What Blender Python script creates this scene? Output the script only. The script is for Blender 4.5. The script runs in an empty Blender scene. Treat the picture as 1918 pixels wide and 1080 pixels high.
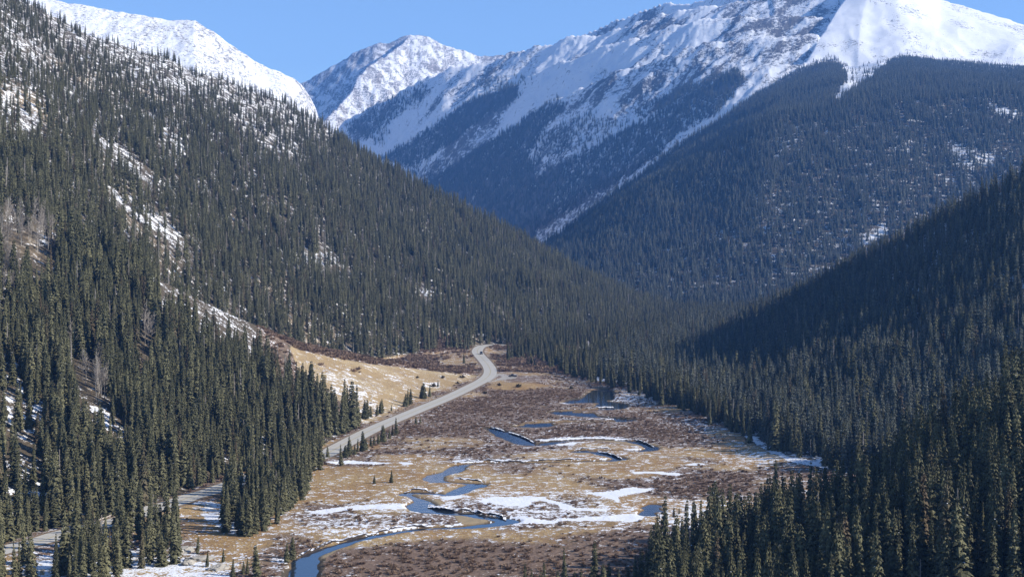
import bpy, bmesh, math, random
import numpy as np
from mathutils import Vector, Matrix

random.seed(7)
RNG = np.random.default_rng(11)
C = bpy.context.scene.collection

# ------------------------------------------------------------------ viewpoint of the survey (metres, Y = away)
F, CX, HY, H = 2635.0, 959.0, 471.0, 70.0
def PZ(py, Y): return H + (HY - py) / F * Y
def GR(px, py, z=0.0):
    Y = (H - z) * F / (py - HY)
    return ((px - CX) / F * Y, Y)

# ------------------------------------------------------------------ noise
def _h(ix, iy, s):
    h = (ix.astype(np.int64) * 374761393 + iy.astype(np.int64) * 668265263 + s * 974634777) & 0xFFFFFFFF
    h = ((h ^ (h >> 13)) * 1274126177) & 0xFFFFFFFF
    return (h ^ (h >> 16)) & 0xFFFF
def pn(x, y, s=0):
    xi = np.floor(x); yi = np.floor(y); fx = x - xi; fy = y - yi
    u = fx * fx * fx * (fx * (fx * 6 - 15) + 10); v = fy * fy * fy * (fy * (fy * 6 - 15) + 10)
    def g(a, b):
        t = _h(xi + a, yi + b, s) * (2 * math.pi / 65536.0)
        return np.cos(t) * (fx - a) + np.sin(t) * (fy - b)
    n0 = g(0, 0) * (1 - u) + g(1, 0) * u
    n1 = g(0, 1) * (1 - u) + g(1, 1) * u
    return (n0 * (1 - v) + n1 * v) * 1.5
def fbm(x, y, wl, octv=4, s=0, gain=0.5):
    r = 0; a = 1.0; t = 0; f = 1.0 / wl
    for o in range(octv):
        r = r + a * pn(x * f + 17.3 * o, y * f - 9.1 * o, s + o); t += a; a *= gain; f *= 2.03
    return r / t
def ridged(x, y, wl, octv=4, s=0, gain=0.55):
    r = 0; a = 1.0; t = 0; f = 1.0 / wl
    for o in range(octv):
        r = r + a * (1 - 2 * np.abs(pn(x * f + 5.3 * o, y * f - 3.1 * o, s + o))); t += a; a *= gain; f *= 2.1
    return r / t
def sstep(a, b, x):
    t = np.clip((x - a) / (b - a), 0, 1); return t * t * (3 - 2 * t)

# ------------------------------------------------------------------ survey grid: columns of equal bearing, rows of growing range
U = np.concatenate([np.linspace(-0.75, -0.385, 40)[:-1], np.linspace(-0.385, 0.385, 960), np.linspace(0.385, 1.0, 60)[1:]])
Yr = [30.0]
while Yr[-1] < 8200:
    y = Yr[-1]
    st = 8 if y < 250 else 1.4 if y < 620 else 2.4 if y < 1100 else 5 if y < 1800 else 8 if y < 3000 else 11 if y < 5000 else 26
    Yr.append(y + st)
Yr = np.array(Yr); NC, NR = len(U), len(Yr)
YY, UU = np.meshgrid(Yr, U, indexing='ij')
XX = UU * YY
PXC = CX + U * F
def smooth1(a, n=9):
    k = np.hanning(n + 2)[1:-1]; k /= k.sum()
    p = np.pad(a, n // 2, mode='edge'); return np.convolve(p, k, 'valid')
def line(pts):          # (px, Y, z) -> per column Y, z
    p = np.array(pts, float)
    return np.interp(PXC, p[:, 0], p[:, 1]), np.interp(PXC, p[:, 0], p[:, 2])
def lp(pts):            # (px, py, Y) -> (px, Y, z)
    return [(a, c, PZ(b, c)) for a, b, c in pts]
def sheet(lines, front, back, sm=7):
    Ls = [line(l) for l in lines]
    Ls = [(smooth1(a, sm), smooth1(b, sm)) for a, b in Ls]
    out = np.empty((NR, NC))
    for j in range(NC):
        ys = np.array([l[0][j] for l in Ls]); zs = np.array([l[1][j] for l in Ls])
        z = np.interp(Yr, ys, zs)
        lo = Yr < ys[0]; hi = Yr > ys[-1]
        z[lo] = zs[0] - front * (ys[0] - Yr[lo]); z[hi] = zs[-1] - back * (Yr[hi] - ys[-1])
        out[:, j] = z
    crest_y = Ls[-1][0][None, :]
    return out, crest_y

feats = []      # (name, z)
def n2(wl, o=4, s=0, gain=.5): return fbm(XX, YY, wl, o, s, gain)

# valley floor
floor_z = 0.22 + 0.14 * n2(30, 3, 1) + 0.10 * n2(4, 2, 5)
floor_z = floor_z + np.clip((YY - 3000) / 3000, 0, 1) * 60 - 0
near = np.clip(66 - 0.30 * YY, -5, 70)
k = 3.0
def smax(a, b, k):
    h = np.clip(0.5 + 0.5 * (b - a) / k, 0, 1)
    return a * (1 - h) + b * h + k * h * (1 - h)
feats.append(('valley_floor', floor_z))

# near left spur with the tan meadow
B, _ = sheet([[(-900, 345, 40), (-300, 345, 12), (0, 348, 2), (200, 366, 0), (330, 396, 0), (450, 445, 0), (600, 497, 0), (700, 570, 0), (800, 672, 0), (900, 770, 0), (960, 830, -3), (1100, 850, -10)],
              [(-900, 590, 150), (-300, 590, 112), (0, 590, 84), (150, 600, 70), (300, 625, 55), (440, 655, 39), (560, 695, 24), (700, 735, 13.5), (800, 775, 7.5), (870, 800, 4), (930, 840, -3), (1100, 860, -10)]], .35, .22)
B = B + sstep(0, 12, B) * (2.2 * n2(60, 4, 21) + 5 * n2(180, 2, 22) * sstep(10, 40, B))
feats.append(('hillside_meadow', B))

# big forested left hillside
A, ay = sheet([[(-900, 600, 140), (-300, 610, 108), (0, 640, 84), (150, 670, 66), (300, 720, 42), (440, 790, 22), (560, 840, 9), (700, 900, 2), (870, 990, 0), (1000, 1060, 0), (1150, 1230, 0), (1310, 1560, 0), (1420, 1620, -4), (1600, 1650, -20)],
               lp([(-900, -420, 1000), (-300, -130, 1060), (0, -15, 1170), (60, 16, 1190), (250, 112, 1280), (420, 164, 1360), (540, 208, 1430), (620, 250, 1480), (720, 320, 1520), (820, 378, 1550), (950, 450, 1580), (1060, 508, 1600), (1200, 565, 1620), (1310, 598, 1650), (1420, 612, 1660), (1600, 630, 1670)])], .9, .35)
A = A + sstep(2, 30, A) * (9 * n2(210, 4, 31) + 9 * ridged(XX + .5 * YY, YY * .30 - .3 * XX, 130, 3, 33))
feats.append(('forested_hillside', A))

# dark right hill
Cc, _ = sheet([[(900, 800, -14), (1050, 760, -6), (1110, 728, 0), (1250, 612, 0), (1400, 492, 0), (1480, 452, 0), (1600, 432, 0), (1900, 430, 0), (2200, 440, 0), (3600, 500, 0)],
               [(900, 830, -14), (1050, 800, -6), (1110, 800, 1.5), (1200, 1000, 3), (1310, 1300, 6), (1390, 1240, 11), (1500, 1060, 38), (1650, 960, 68), (1800, 870, 95), (1918, 810, 112), (2100, 770, 134), (2300, 750, 146), (3600, 700, 190)]], .3, .25)
Cc = Cc + sstep(1, 14, Cc) * (2.5 * n2(70, 4, 41) + 3 * n2(200, 2, 42))
feats.append(('shaded_hill', Cc))

# foreground slope, lower right
D, _ = sheet([[(-2000, 30, 58), (500, 30, 57), (3600, 30, 62)], [(-2000, 200, -6), (900, 200, -6), (1100, 200, 2), (1400, 200, 3), (1918, 205, 13), (2300, 205, 20), (3600, 205, 40)],
              [(-2000, 262, -12), (850, 262, -8), (950, 265, 0.3), (1100, 275, 0.6), (1250, 300, 1), (1400, 325, 2.5), (1560, 322, 6.5), (1700, 320, 16), (1800, 320, 25), (1918, 316, 34), (2100, 310, 37), (2500, 300, 46), (3600, 300, 52)]], .3, .30)
D = D + sstep(0, 8, D) * 1.6 * n2(40, 3, 51)
feats.append(('foreground_slope', D))

# forested mountain with the sunlit snow dome
S1 = lp([(860, 590, 2300), (950, 520, 2400), (1005, 468, 2450), (1060, 430, 2550), (1130, 378, 2700), (1200, 332, 2850), (1330, 238, 3150), (1450, 158, 3480), (1505, 122, 3700), (1540, 62, 3950), (1580, 2, 4200), (1620, -40, 4350), (1680, -52, 4400), (1760, 0, 4360), (1918, 47, 4300), (2150, 110, 4200), (2500, 190, 4100), (3600, 300, 4000)])
Fm, fy = sheet([[(0, 1700, -20), (900, 1700, -8), (1000, 1700, 0), (1918, 1700, 0), (3600, 1700, 10)],
                [(0, 2300, -40), (860, 2270, -20), (950, 2330, 18), (1010, 2350, 66), (1100, 2350, 105), (1250, 2350, 185), (1450, 2350, 285), (1650, 2350, 315), (1918, 2350, 325), (3600, 2350, 360)],
                [(p[0], p[1] - 90, p[2] - 30) for p in S1 if p[0] < 1506] + [(a, 3680, PZ(b_, 3680)) for a, b_ in ((1540, 122), (1600, 128), (1700, 112), (1760, 118), (1918, 128), (2200, 175), (2500, 215))] + [(3600, 3680, 300)],
                S1], .3, 1.05, 9)
wF = sstep(20, 160, Fm) * (0.25 + .75 * sstep(0, 500, np.abs(fy - YY)))
Fm = Fm + wF * (22 * n2(520, 4, 61) + 16 * ridged(XX - .2 * YY, YY * .3, 330, 3, 63)) + sstep(30, 100, Fm) * 5 * n2(90, 3, 64)
feats.append(('forested_mountain', Fm))

# snowy north wall with its descending spurs
def spur(pts, front, back):
    z, cy = sheet([lp(pts)], front, back, 9); return z
spurs = [
    spur([(800, 490, 4300), (915, 398, 4150), (1000, 350, 4050), (1100, 298, 3930), (1200, 243, 3830), (1290, 196, 3760), (1380, 152, 3720), (1440, 132, 3700), (1512, 122, 3690), (1532, 210, 3690), (3600, 900, 3690)], .72, .8),
    spur([(700, 450, 4750), (800, 346, 4600), (860, 312, 4520), (930, 272, 4430), (1040, 205, 4300), (1140, 155, 4200), (1240, 118, 4110), (1340, 92, 4030), (1440, 80, 3970), (1536, 76, 3930), (1562, 200, 3900), (3600, 900, 3900)], .72, .8),
    spur([(620, 400, 5100), (720, 298, 4980), (800, 256, 4890), (870, 210, 4800), (965, 170, 4690), (1060, 128, 4580), (1160, 92, 4470), (1300, 52, 4340), (1400, 38, 4240), (1556, 40, 4120), (1582, 200, 4100), (3600, 900, 4100)], .72, .8),
    spur([(540, 340, 5500), (640, 238, 5400), (720, 196, 5300), (830, 138, 5150), (905, 127, 5060), (1000, 106, 4960), (1100, 78, 4850), (1200, 45, 4740), (1300, 20, 4630), (1400, 5, 4520), (1572, -2, 4370), (1600, 150, 4350), (3600, 900, 4400)], .72, .8)]
wall, wy = sheet([lp([(700, 240, 6300), (800, 170, 6150), (880, 128, 5950), (1000, 97, 5700), (1060, 82, 5500), (1110, 62, 5350), (1150, 42, 5250), (1200, 26, 5130), (1245, 10, 5000), (1290, 12, 4880), (1340, -4, 4750), (1450, -34, 4560), (1600, -40, 4500), (1680, -30, 4500), (1760, 30, 4500), (1918, 90, 4450), (2150, 170, 4400), (3600, 500, 4400)])], .80, .6, 5)
G = wall
for s in spurs: G = np.maximum(G, s)
gx = XX * .93 + YY * .35; gy = -XX * .35 + YY * .93      # along / across the fall line
wG = sstep(80, 260, G)
dcr = sstep(30, 700, np.abs(wy - YY))
G = G + wG * (0.2 + .8 * dcr) * (46 * ridged(gx * .45, gy, 260, 6, 71, .60) + 16 * n2(420, 4, 72)) * (.75 - .3 * sstep(1330, 1420, CX + UU * F)) + wG * 11 * ridged(gx * .4, gy, 75, 4, 75, .65)
feats.append(('snowy_ridge', G))

# far peak and the white ridge on the left
pk, py_ = sheet([lp([(300, 330, 6800), (430, 245, 6800), (540, 172, 6800), (600, 140, 6800), (680, 92, 6800), (735, 80, 6800), (770, 68, 6800), (800, 73, 6800), (850, 92, 6800), (900, 107, 6800), (960, 104, 6800), (1000, 97, 6800), (1100, 78, 6800), (1400, 60, 6800), (3600, 300, 6800)])], .55, .5, 3)
pr = spur([(540, 330, 5400), (590, 250, 5450), (620, 222, 5600), (650, 188, 5850), (700, 128, 6250), (740, 96, 6550), (770, 70, 6800), (800, 120, 6800), (1100, 300, 6800), (3600, 500, 6800)], .55, .9)
pk = np.maximum(pk, pr)
pk = pk + (.15 + .85 * sstep(0, 900, np.abs(py_ - YY))) * (70 * ridged(XX * .7 + .5 * YY, YY * .5 - .3 * XX, 520, 5, 81, .6)) - 5 + 14 * ridged(XX, YY * .5, 130, 3, 82)
feats.append(('snowy_peak', pk))
Lr, ly = sheet([lp([(-900, -150, 3900), (-300, -70, 3850), (0, -28, 3800), (95, -2, 3800), (220, 20, 3800), (290, 33, 3800), (330, 37, 3800), (365, 38, 3800), (400, 58, 3800), (430, 82, 3800), (500, 124, 3800), (552, 146, 3800), (570, 164, 3800), (590, 196, 3800), (606, 250, 3800), (620, 340, 3800), (700, 900, 3800), (3600, 1200, 3800)])], .52, .5, 5)
Lr = Lr + (.1 + .9 * sstep(0, 500, np.abs(ly - YY))) * (26 * ridged(XX * .9, YY * .4 - .4 * XX, 260, 5, 91, .6)) - 3 + 5 * ridged(XX, YY * .5, 60, 3, 92)
feats.append(('snowy_shoulder', Lr))

ZZ = feats[0][1].copy(); ID = np.zeros(ZZ.shape, int)
for i, (nme, z) in enumerate(feats[1:], 1):
    z = np.nan_to_num(z, nan=-999)
    ID = np.where(z > ZZ + (0.3 if i < 5 else 0), i, ID)
    ZZ = smax(ZZ, z, 2.5) if i in (1, 3, 4) else smax(ZZ, z, 6.0) if i in (2, 5) else np.maximum(ZZ, z)
flat = ID == 0
corr = smax(np.zeros(1), np.full(1, -9.), 2.5)
def zat(x, y):
    u = np.asarray(x) / np.asarray(y)
    j = np.clip(np.searchsorted(U, u) - 1, 0, NC - 2); i = np.clip(np.searchsorted(Yr, y) - 1, 0, NR - 2)
    a = np.clip((u - U[j]) / (U[j + 1] - U[j]), 0, 1); b = np.clip((y - Yr[i]) / (Yr[i + 1] - Yr[i]), 0, 1)
    return (ZZ[i, j] * (1 - a) + ZZ[i, j + 1] * a) * (1 - b) + (ZZ[i + 1, j] * (1 - a) + ZZ[i + 1, j + 1] * a) * b
def idat(x, y):
    u = np.asarray(x) / np.asarray(y)
    j = np.clip(np.searchsorted(U, u) - 1, 0, NC - 2); i = np.clip(np.searchsorted(Yr, y) - 1, 0, NR - 2)
    return ID[i, j]
def near_line(pts, reach):     # distance field from a dense polyline, with the index of the nearest point
    d = np.full(ZZ.shape, 1e6); ix = np.zeros(ZZ.shape, np.int32)
    for q, (x, y) in enumerate(pts):
        i0, i1 = np.searchsorted(Yr, [y - reach, y + reach])
        u0 = (x - reach) / y; u1 = (x + reach) / y
        j0, j1 = np.searchsorted(U, [u0 - .01, u1 + .01])
        dd = np.hypot(XX[i0:i1, j0:j1] - x, YY[i0:i1, j0:j1] - y)
        m = dd < d[i0:i1, j0:j1]
        d[i0:i1, j0:j1][m] = dd[m]; ix[i0:i1, j0:j1][m] = q
    return d, ix
def dense(pts, step=1.2):      # Catmull-Rom through points (any dimension), resampled
    p = np.array(pts, float); p = np.vstack([2 * p[0] - p[1], p, 2 * p[-1] - p[-2]])
    o = []
    for i in range(1, len(p) - 2):
        n = max(2, int(np.hypot(*(p[i + 1] - p[i])[:2]) / step))
        for t in np.linspace(0, 1, n, endpoint=False):
            a, b, c, d = p[i - 1], p[i], p[i + 1], p[i + 2]
            o.append(.5 * (2 * b + (c - a) * t + (2 * a - 5 * b + 4 * c - d) * t * t + (-a + 3 * b - 3 * c + d) * t ** 3))
    o.append(p[-2]); return np.array(o)

# ------------------------------------------------------------------ road bed
road_px = [(-120, 1062), (-40, 1042), (22, 1026), (81, 1011), (126, 997), (200, 981), (250, 966), (290, 951), (325, 942), (361, 929), (392, 921), (443, 903), (500, 884), (550, 869), (600, 855), (640, 834), (700, 803), (770, 773), (840, 744), (882, 724), (908, 710), (918, 699), (916, 687), (906, 674), (897, 664), (894, 657.5), (899, 652.5), (912, 649.5), (935, 648), (965, 649)]
road_c = dense([GR(a, b, .8) for a, b in road_px], 1.5)
rz = np.array([zat(x, y) for x, y in road_c]); rz = smooth1(np.clip(rz, .3, 3.0), 61) + .6
rd, ri = near_line(road_c, 26)
w = 1 - sstep(5.2, 14, rd); ZZ = ZZ * (1 - w) + (rz[ri] - .12) * w
# turn-out beside the road
tur = [GR(840 + a / 8.31, 630 + b / 8.31, .8) for a, b in [(640, 655), (755, 575), (850, 592), (960, 618), (1050, 622), (1062, 640), (1010, 652), (900, 662), (760, 684), (640, 700)]]
tcx = np.mean([p[0] for p in tur]); tcy = np.mean([p[1] for p in tur])
td = np.hypot((XX - tcx - 4) / 1.0, (YY - tcy) / 2.4)
w = (1 - sstep(16, 26, td)) * (rd > 4); rzt = float(rz[np.argmin(np.hypot(road_c[:, 0] - tcx, road_c[:, 1] - tcy))])
ZZ = ZZ * (1 - w) + (rzt - .14) * w

# ------------------------------------------------------------------ streams and ponds
def s4(a, b): return (740 + a / 6.75, 840 + b / 6.75)
def s8(a, b): return (900 + a / 5.328, 700 + b / 5.328)
def s5(a, b): return (960 + a / 4.908, 860 + b / 4.908)
def s3(a, b): return (540 + a / 6, 900 + b / 6)
main = [(556, 1130, 6), (562, 1100, 6.2), (568, 1070, 6.4), (571, 1052, 5.6), (583, 1040, 4.0), (620, 1025, 3.4), (670, 1010, 3.2), (730, 997.5, 3.0), (790, 990, 2.8), (850, 987, 2.6), (900, 984, 2.8), (936, 980, 3.4), (948, 976, 3.6), (938, 972, 3.2), (903, 966.5, 2.6), (873, 962, 2.4), (829, 958.5, 3), (802, 955, 4.2), (790, 950, 4.6), (790, 942, 3.8), (784, 935, 1.6), (770, 929, 1.6), (759, 925, 2), (777, 921.5, 2), (811, 924, 1.8), (838, 926, 1.6), (858, 921, 3), (873, 913, 3.6), (897, 907.5, 3), (881, 905, 1.5), (844, 902.5, 1.3), (818, 900, 3), (811, 895, 4), (820, 889, 3.4), (844, 883, 3.2), (858, 874, 3.2), (873, 869.6, 2.4), (903, 867, 1.6), (980, 866, 1.4), (1050, 864, 1.4), (1106, 863, 1.4), (1144, 861.8, 2.6), (1160, 859, 2.8), (1150, 855.5, 2.2), (1123, 848, 2.6), (1108, 845.5, 2), (1075, 845, 1.4), (1106, 842.5, 1.3), (1159, 843.3, 1.2), (1200, 843.6, 1.8), (1221, 839.8, 3.4), (1209, 832.8, 2.4), (1172, 825.4, 1.8), (1106, 823, 1.6), (1060, 825, 2), (1031, 829.5, 3.4), (1012, 832, 2.6), (988, 831, 4), (971, 824, 4.6), (947, 813, 5), (928, 805, 3), (917, 802, 2.2)]
second = [(966, 798, 1.5), (997, 797, 6), (1012, 794, 6), (1031, 791, 1.6), (1088, 790, 1.2), (1153, 789, 1.2), (1166, 786, 5), (1140, 782, 1.4), (1106, 779, 3.5), (1080, 774.5, 8), (1055, 771.5, 6), (1075, 769, 1.4), (1125, 766.8, 2), (1144, 763, 7), (1146, 756, 7), (1134, 753, 5), (1096, 752, 5), (1066, 753.5, 3), (1097, 748.8, 7), (1118, 747, 8), (1124, 738, 7), (1128, 730, 5)]
third = [(1236, 957, 1.5), (1216, 950, 2.6), (1228, 946, 2.6)]
fourth = [(1216, 963, 2.2), (1208, 961, 2.2), (1216, 957, 2.2)]
water_pts = []
WF = np.full(ZZ.shape, 9.0)
for st in (main, second, third, fourth):
    dn = dense([GR(a, b) + (w * (.95 if st is second else .48 if b > 985 else .8),) for a, b, w in st], 1.0)
    d, i = near_line(dn[:, :2], 20)
    WF = np.minimum(WF, (d + 1.1 * n2(7, 2, 101) - dn[i, 2]) )
flatz = ID == 0
wv = (1 - sstep(-1.0, 1.6, WF)) * (ID == 0)
ZZ = ZZ * (1 - wv) + (-0.5) * wv

# ------------------------------------------------------------------ projected survey coordinates of each ground point (photo pixels)
def proj(x, y, z): return CX + x / y * F, HY - (z - H) / y * F
PX, PY = proj(XX, YY, ZZ)
def poly(px, py, pts, soft=6.0):
    """about 1 inside the outline, 0 outside, soft edge in survey pixels"""
    p = np.array(pts, float); x0, y0 = p.min(0) - soft * 2; x1, y1 = p.max(0) + soft * 2
    out = np.zeros(px.shape); m = (px > x0) & (px < x1) & (py > y0) & (py < y1)
    if not m.any(): return out
    x = px[m]; y = py[m]; ins = np.zeros(x.shape, bool); dm = np.full(x.shape, 1e9)
    for a, b in zip(p, np.roll(p, -1, 0)):
        c = ((a[1] > y) != (b[1] > y)) & (x < (b[0] - a[0]) * (y - a[1]) / (b[1] - a[1] + 1e-9) + a[0]); ins ^= c
        e = b - a; t = np.clip(((x - a[0]) * e[0] + (y - a[1]) * e[1]) / (e @ e + 1e-9), 0, 1)
        dm = np.minimum(dm, np.hypot(x - a[0] - t * e[0], y - a[1] - t * e[1]))
    out[m] = sstep(-soft, soft, np.where(ins, dm, -dm)); return out
def blobs(px, py, lst, base):
    v = np.full(px.shape, float(base))
    for cx, cy, rx, ry, val in lst:
        w = np.exp(-(((px - cx) / rx) ** 2 + ((py - cy) / ry) ** 2)); v = v * (1 - w) + val * w
    return v

MEADOW = [(285, 512), (370, 540), (440, 585), (560, 638), (700, 668), (870, 688), (910, 702), (880, 722), (820, 752), (740, 785), (700, 803), (676, 800), (655, 800), (640, 800), (622, 790), (600, 770), (560, 738), (500, 696), (440, 664), (370, 630), (300, 590)]
MEADOW_T = [(540, 632), (590, 642), (640, 655), (700, 672), (870, 692), (900, 706), (850, 732), (760, 772), (700, 795), (660, 782), (640, 750), (600, 715), (560, 690)]
A_OPEN = [([(70, -10), (200, 35), (300, 78), (420, 130), (480, 165), (560, 200), (640, 255), (600, 262), (480, 212), (400, 186), (260, 160), (245, 120), (120, 66)], .5),
          ([(0, 150), (60, 165), (85, 240), (40, 250), (0, 230)], .6), ([(0, 40), (60, 60), (110, 110), (60, 120), (0, 90)], .4),
          ([(165, 235), (220, 262), (300, 330), (345, 350), (330, 362), (250, 335), (190, 280)], .65),
          ([(203, 348), (240, 360), (300, 395), (358, 448), (345, 464), (280, 435), (215, 390)], .8),
          ([(560, 462), (620, 468), (652, 500), (600, 508), (565, 490)], .6), ([(765, 518), (825, 548), (805, 564), (765, 545)], .7),
          ([(440, 200), (560, 260), (580, 300), (520, 290), (450, 250)], .5), ([(300, 230), (360, 260), (350, 300), (300, 280)], .4)]
B_OPEN = [([(0, 625), (25, 640), (40, 700), (95, 760), (90, 850), (40, 830), (0, 790)], .75), ([(140, 740), (190, 752), (258, 815), (235, 835), (170, 795)], .8),
          ([(478, 800), (505, 800), (505, 862), (485, 862)], .8), ([(0, 840), (60, 850), (110, 930), (130, 990), (60, 1010), (0, 1010)], .55),
          ([(60, 420), (100, 430), (95, 470), (70, 460)], .5), ([(0, 480), (25, 520), (20, 560), (0, 560)], .4)]
ASPEN = [[(0, 395), (60, 400), (100, 440), (90, 480), (40, 470), (0, 480)], [(0, 490), (40, 500), (25, 560), (0, 570)], [(130, 650), (175, 670), (215, 760), (180, 760), (140, 700)], [(258, 590), (290, 590), (290, 660), (262, 660)], [(60, 425), (110, 430), (110, 480), (70, 490)]]
CBANK = [(1105, 712), (1180, 728), (1250, 755), (1330, 785), (1400, 822), (1475, 862), (1550, 872), (1540, 886), (1490, 888), (1440, 868), (1350, 832), (1230, 772), (1120, 735)]
F_OPEN = [([(1575, 128), (1640, 92), (1710, 88), (1665, 118), (1625, 152), (1570, 192), (1558, 182), (1588, 150)], .95), ([(1855, 195), (1905, 208), (1905, 222), (1862, 212)], .7), ([(1770, 262), (1870, 290), (1860, 312), (1790, 310)], .42), ([(1440, 270), (1500, 250), (1500, 290), (1450, 300)], .2), ([(1660, 280), (1720, 260), (1720, 290)], .3), ([(1440, 390), (1490, 375), (1480, 400)], .35), ([(1590, 460), (1660, 420), (1660, 440), (1600, 475)], .6)]
G_TREE = [([(905, 392), (1010, 328), (1100, 280), (1200, 230), (1290, 182), (1375, 132), (1395, 150), (1345, 212), (1268, 256), (1210, 308), (1095, 378), (1020, 424), (985, 436), (955, 430)], .96), ([(990, 320), (1010, 255), (1100, 212), (1145, 225), (1070, 270), (1010, 325)], .35), ([(1190, 205), (1260, 170), (1340, 140), (1360, 160), (1280, 185), (1200, 228)], .4), ([(790, 350), (880, 290), (985, 222), (1045, 188), (1062, 200), (1012, 250), (992, 290), (1005, 330), (925, 388), (860, 385)], 1.), ([(712, 300), (800, 245), (870, 196), (962, 160), (975, 180), (905, 225), (835, 275), (770, 318)], .95), ([(640, 240), (720, 192), (800, 155), (800, 180), (735, 225), (715, 275), (680, 260)], .4), ([(1060, 268), (1140, 230), (1180, 225), (1120, 270), (1070, 290)], .3), ([(745, 330), (800, 300), (840, 300), (800, 340)], .3), ([(740, 330), (800, 345), (870, 380), (930, 420), (1000, 430), (1010, 470), (900, 480), (720, 340)], .9), ([(880, 160), (960, 140), (1010, 150), (930, 180)], .12)]
TL = np.array([(0, 60), (1400, 150), (1500, 128), (1555, 106), (1600, 128), (1650, 116), (1700, 104), (1760, 116), (1850, 124), (1918, 128), (2600, 180)], float)

def wob(px, py, x, y, a=5):
    return px + a * fbm(x, y, 60, 3, 301), py + a * .7 * fbm(x, y, 45, 3, 302)
def forest_density(x, y, z, ident):
    """probability of a conifer at a ground point"""
    px, py = proj(x, y, z); qx, qy = wob(px, py, x, y)
    d = np.zeros(px.shape)
    hill = (ident == 1)
    b = .35 + .65 * sstep(-.25, .05, fbm(x, y, 38, 3, 304) + .12)
    for sh in (0, 22, 44, 66):
        for p, v in B_OPEN: b = b * (1 - .6 * v * poly(qx, qy - sh, p, 8))
        for p in ASPEN: b = b * (1 - .75 * poly(qx, qy - sh, p, 8))
    b = b * (1 - poly(qx, qy, MEADOW, 5))
    b = np.where((px > 690), 0, b)
    d = np.where(hill, b, d)
    a = np.ones(px.shape)
    for sh in (0, 10, 20):
        for p, v in A_OPEN: a = a * (1 - .75 * v * poly(qx, qy - sh, p, 8))
        for p in ASPEN: a = a * (1 - .7 * poly(qx, qy - sh, p, 8))
    a = a * sstep(-.32, .02, fbm(x, y, 55, 3, 305) + .32)
    lowband = poly(qx, qy, [(540, 625), (880, 668), (900, 640), (860, 630), (560, 600)], 8)
    d = np.where(ident == 2, a * (1 - .5 * poly(qx, qy, [(800, 635), (870, 632), (880, 668), (800, 660)], 6)), d)
    c = (1 - .90 * np.maximum(poly(qx, qy, CBANK, 7), poly(qx, qy + 12, CBANK, 7))) * sstep(-.5, -.05, fbm(x, y, 40, 3, 306))
    d = np.where(ident == 3, np.where((y > 430), c, 0), d)
    d = np.where(ident == 4, np.where((y > 110) & ((y > 226) | (px > 1300)) & (px > 1180), sstep(1180, 1330, px + 60 * fbm(x, y, 30, 2, 308)) * (1 - sstep(1, 1.6, np.where((py < 1010) & (px < 1380), 2, 0))), 0), d)
    f = np.ones(px.shape)
    for p, v in F_OPEN: f = f * (1 - v * poly(qx, qy, p, 5))
    tl = np.interp(px, TL[:, 0], TL[:, 1])
    up = sstep(-4, 6, qy - tl) + .30 * sstep(-42, -6, qy - tl) * sstep(1500, 1560, px) * (fbm(x, y, 70, 3, 309) > .12)
    d = np.where(ident == 5, f * np.clip(up, 0, 1), d)
    g = np.zeros(px.shape)
    for p, v in G_TREE: g = np.maximum(g, v * poly(qx, qy, p, 5))
    d = np.where(ident == 6, g, d)
    # valley floor: stands on the flat behind the marsh and beside the road
    fl = np.where((y > 1020) & (px > 930), 1.0, 0.0)
    fl = np.maximum(fl, poly(qx, qy, [(945, 672), (985, 650), (1110, 640), (1330, 590), (1420, 600), (1400, 700), (1150, 720), (1060, 700), (1030, 690), (1010, 672)], 5) * .7)
    fl = np.where((px > 1105) & (y > 12 + np.interp(px, [1100, 1250, 1400, 1480, 1600], [735, 612, 492, 452, 432])), (1 - .93 * poly(qx, qy, CBANK, 6)), fl)
    fl = np.where((px < 905) & (y > 985) , 1.0, fl)
    fl = fl * (1 - .9 * poly(qx, qy, [(1040, 652), (1210, 640), (1210, 656), (1040, 668)], 3))
    E1 = poly(qx, qy, [(415, 985), (430, 930), (455, 900), (490, 880), (560, 868), (600, 855), (612, 870), (590, 890), (572, 925), (540, 955), (505, 992), (470, 1005), (430, 1000)], 5)
    E2 = poly(qx, qy, [(95, 1090), (120, 1040), (180, 1012), (250, 985), (322, 975), (345, 1020), (320, 1060), (230, 1075), (160, 1110)], 6)
    E3 = poly(qx, qy, [(-200, 1060), (0, 1045), (60, 1060), (60, 1110), (-200, 1120)], 6)
    up = np.where((px < 640) & (py < np.interp(px, [-200, 22, 126, 250, 361, 443, 600, 640], [1080, 1020, 990, 958, 922, 896, 850, 830])), 1, 0)
    fl = np.maximum(fl, np.maximum(np.maximum(E1, E2 * .5), np.maximum(.5 * E3, up * .9)))
    d = np.where(ident == 0, fl, d)
    for x0, x1, ya, yb in ((18, 135, 1026, 995), (190, 222, 984, 974), (244, 335, 968, 940), (355, 395, 930, 920), (440, 462, 905, 897), (600, 660, 856, 826)):
        yr = ya + (yb - ya) * (px - x0) / (x1 - x0); d = np.where((px > x0) & (px < x1) & (py > yr - 8) & (py < yr + 62), d * .18, d)
    return d

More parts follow.
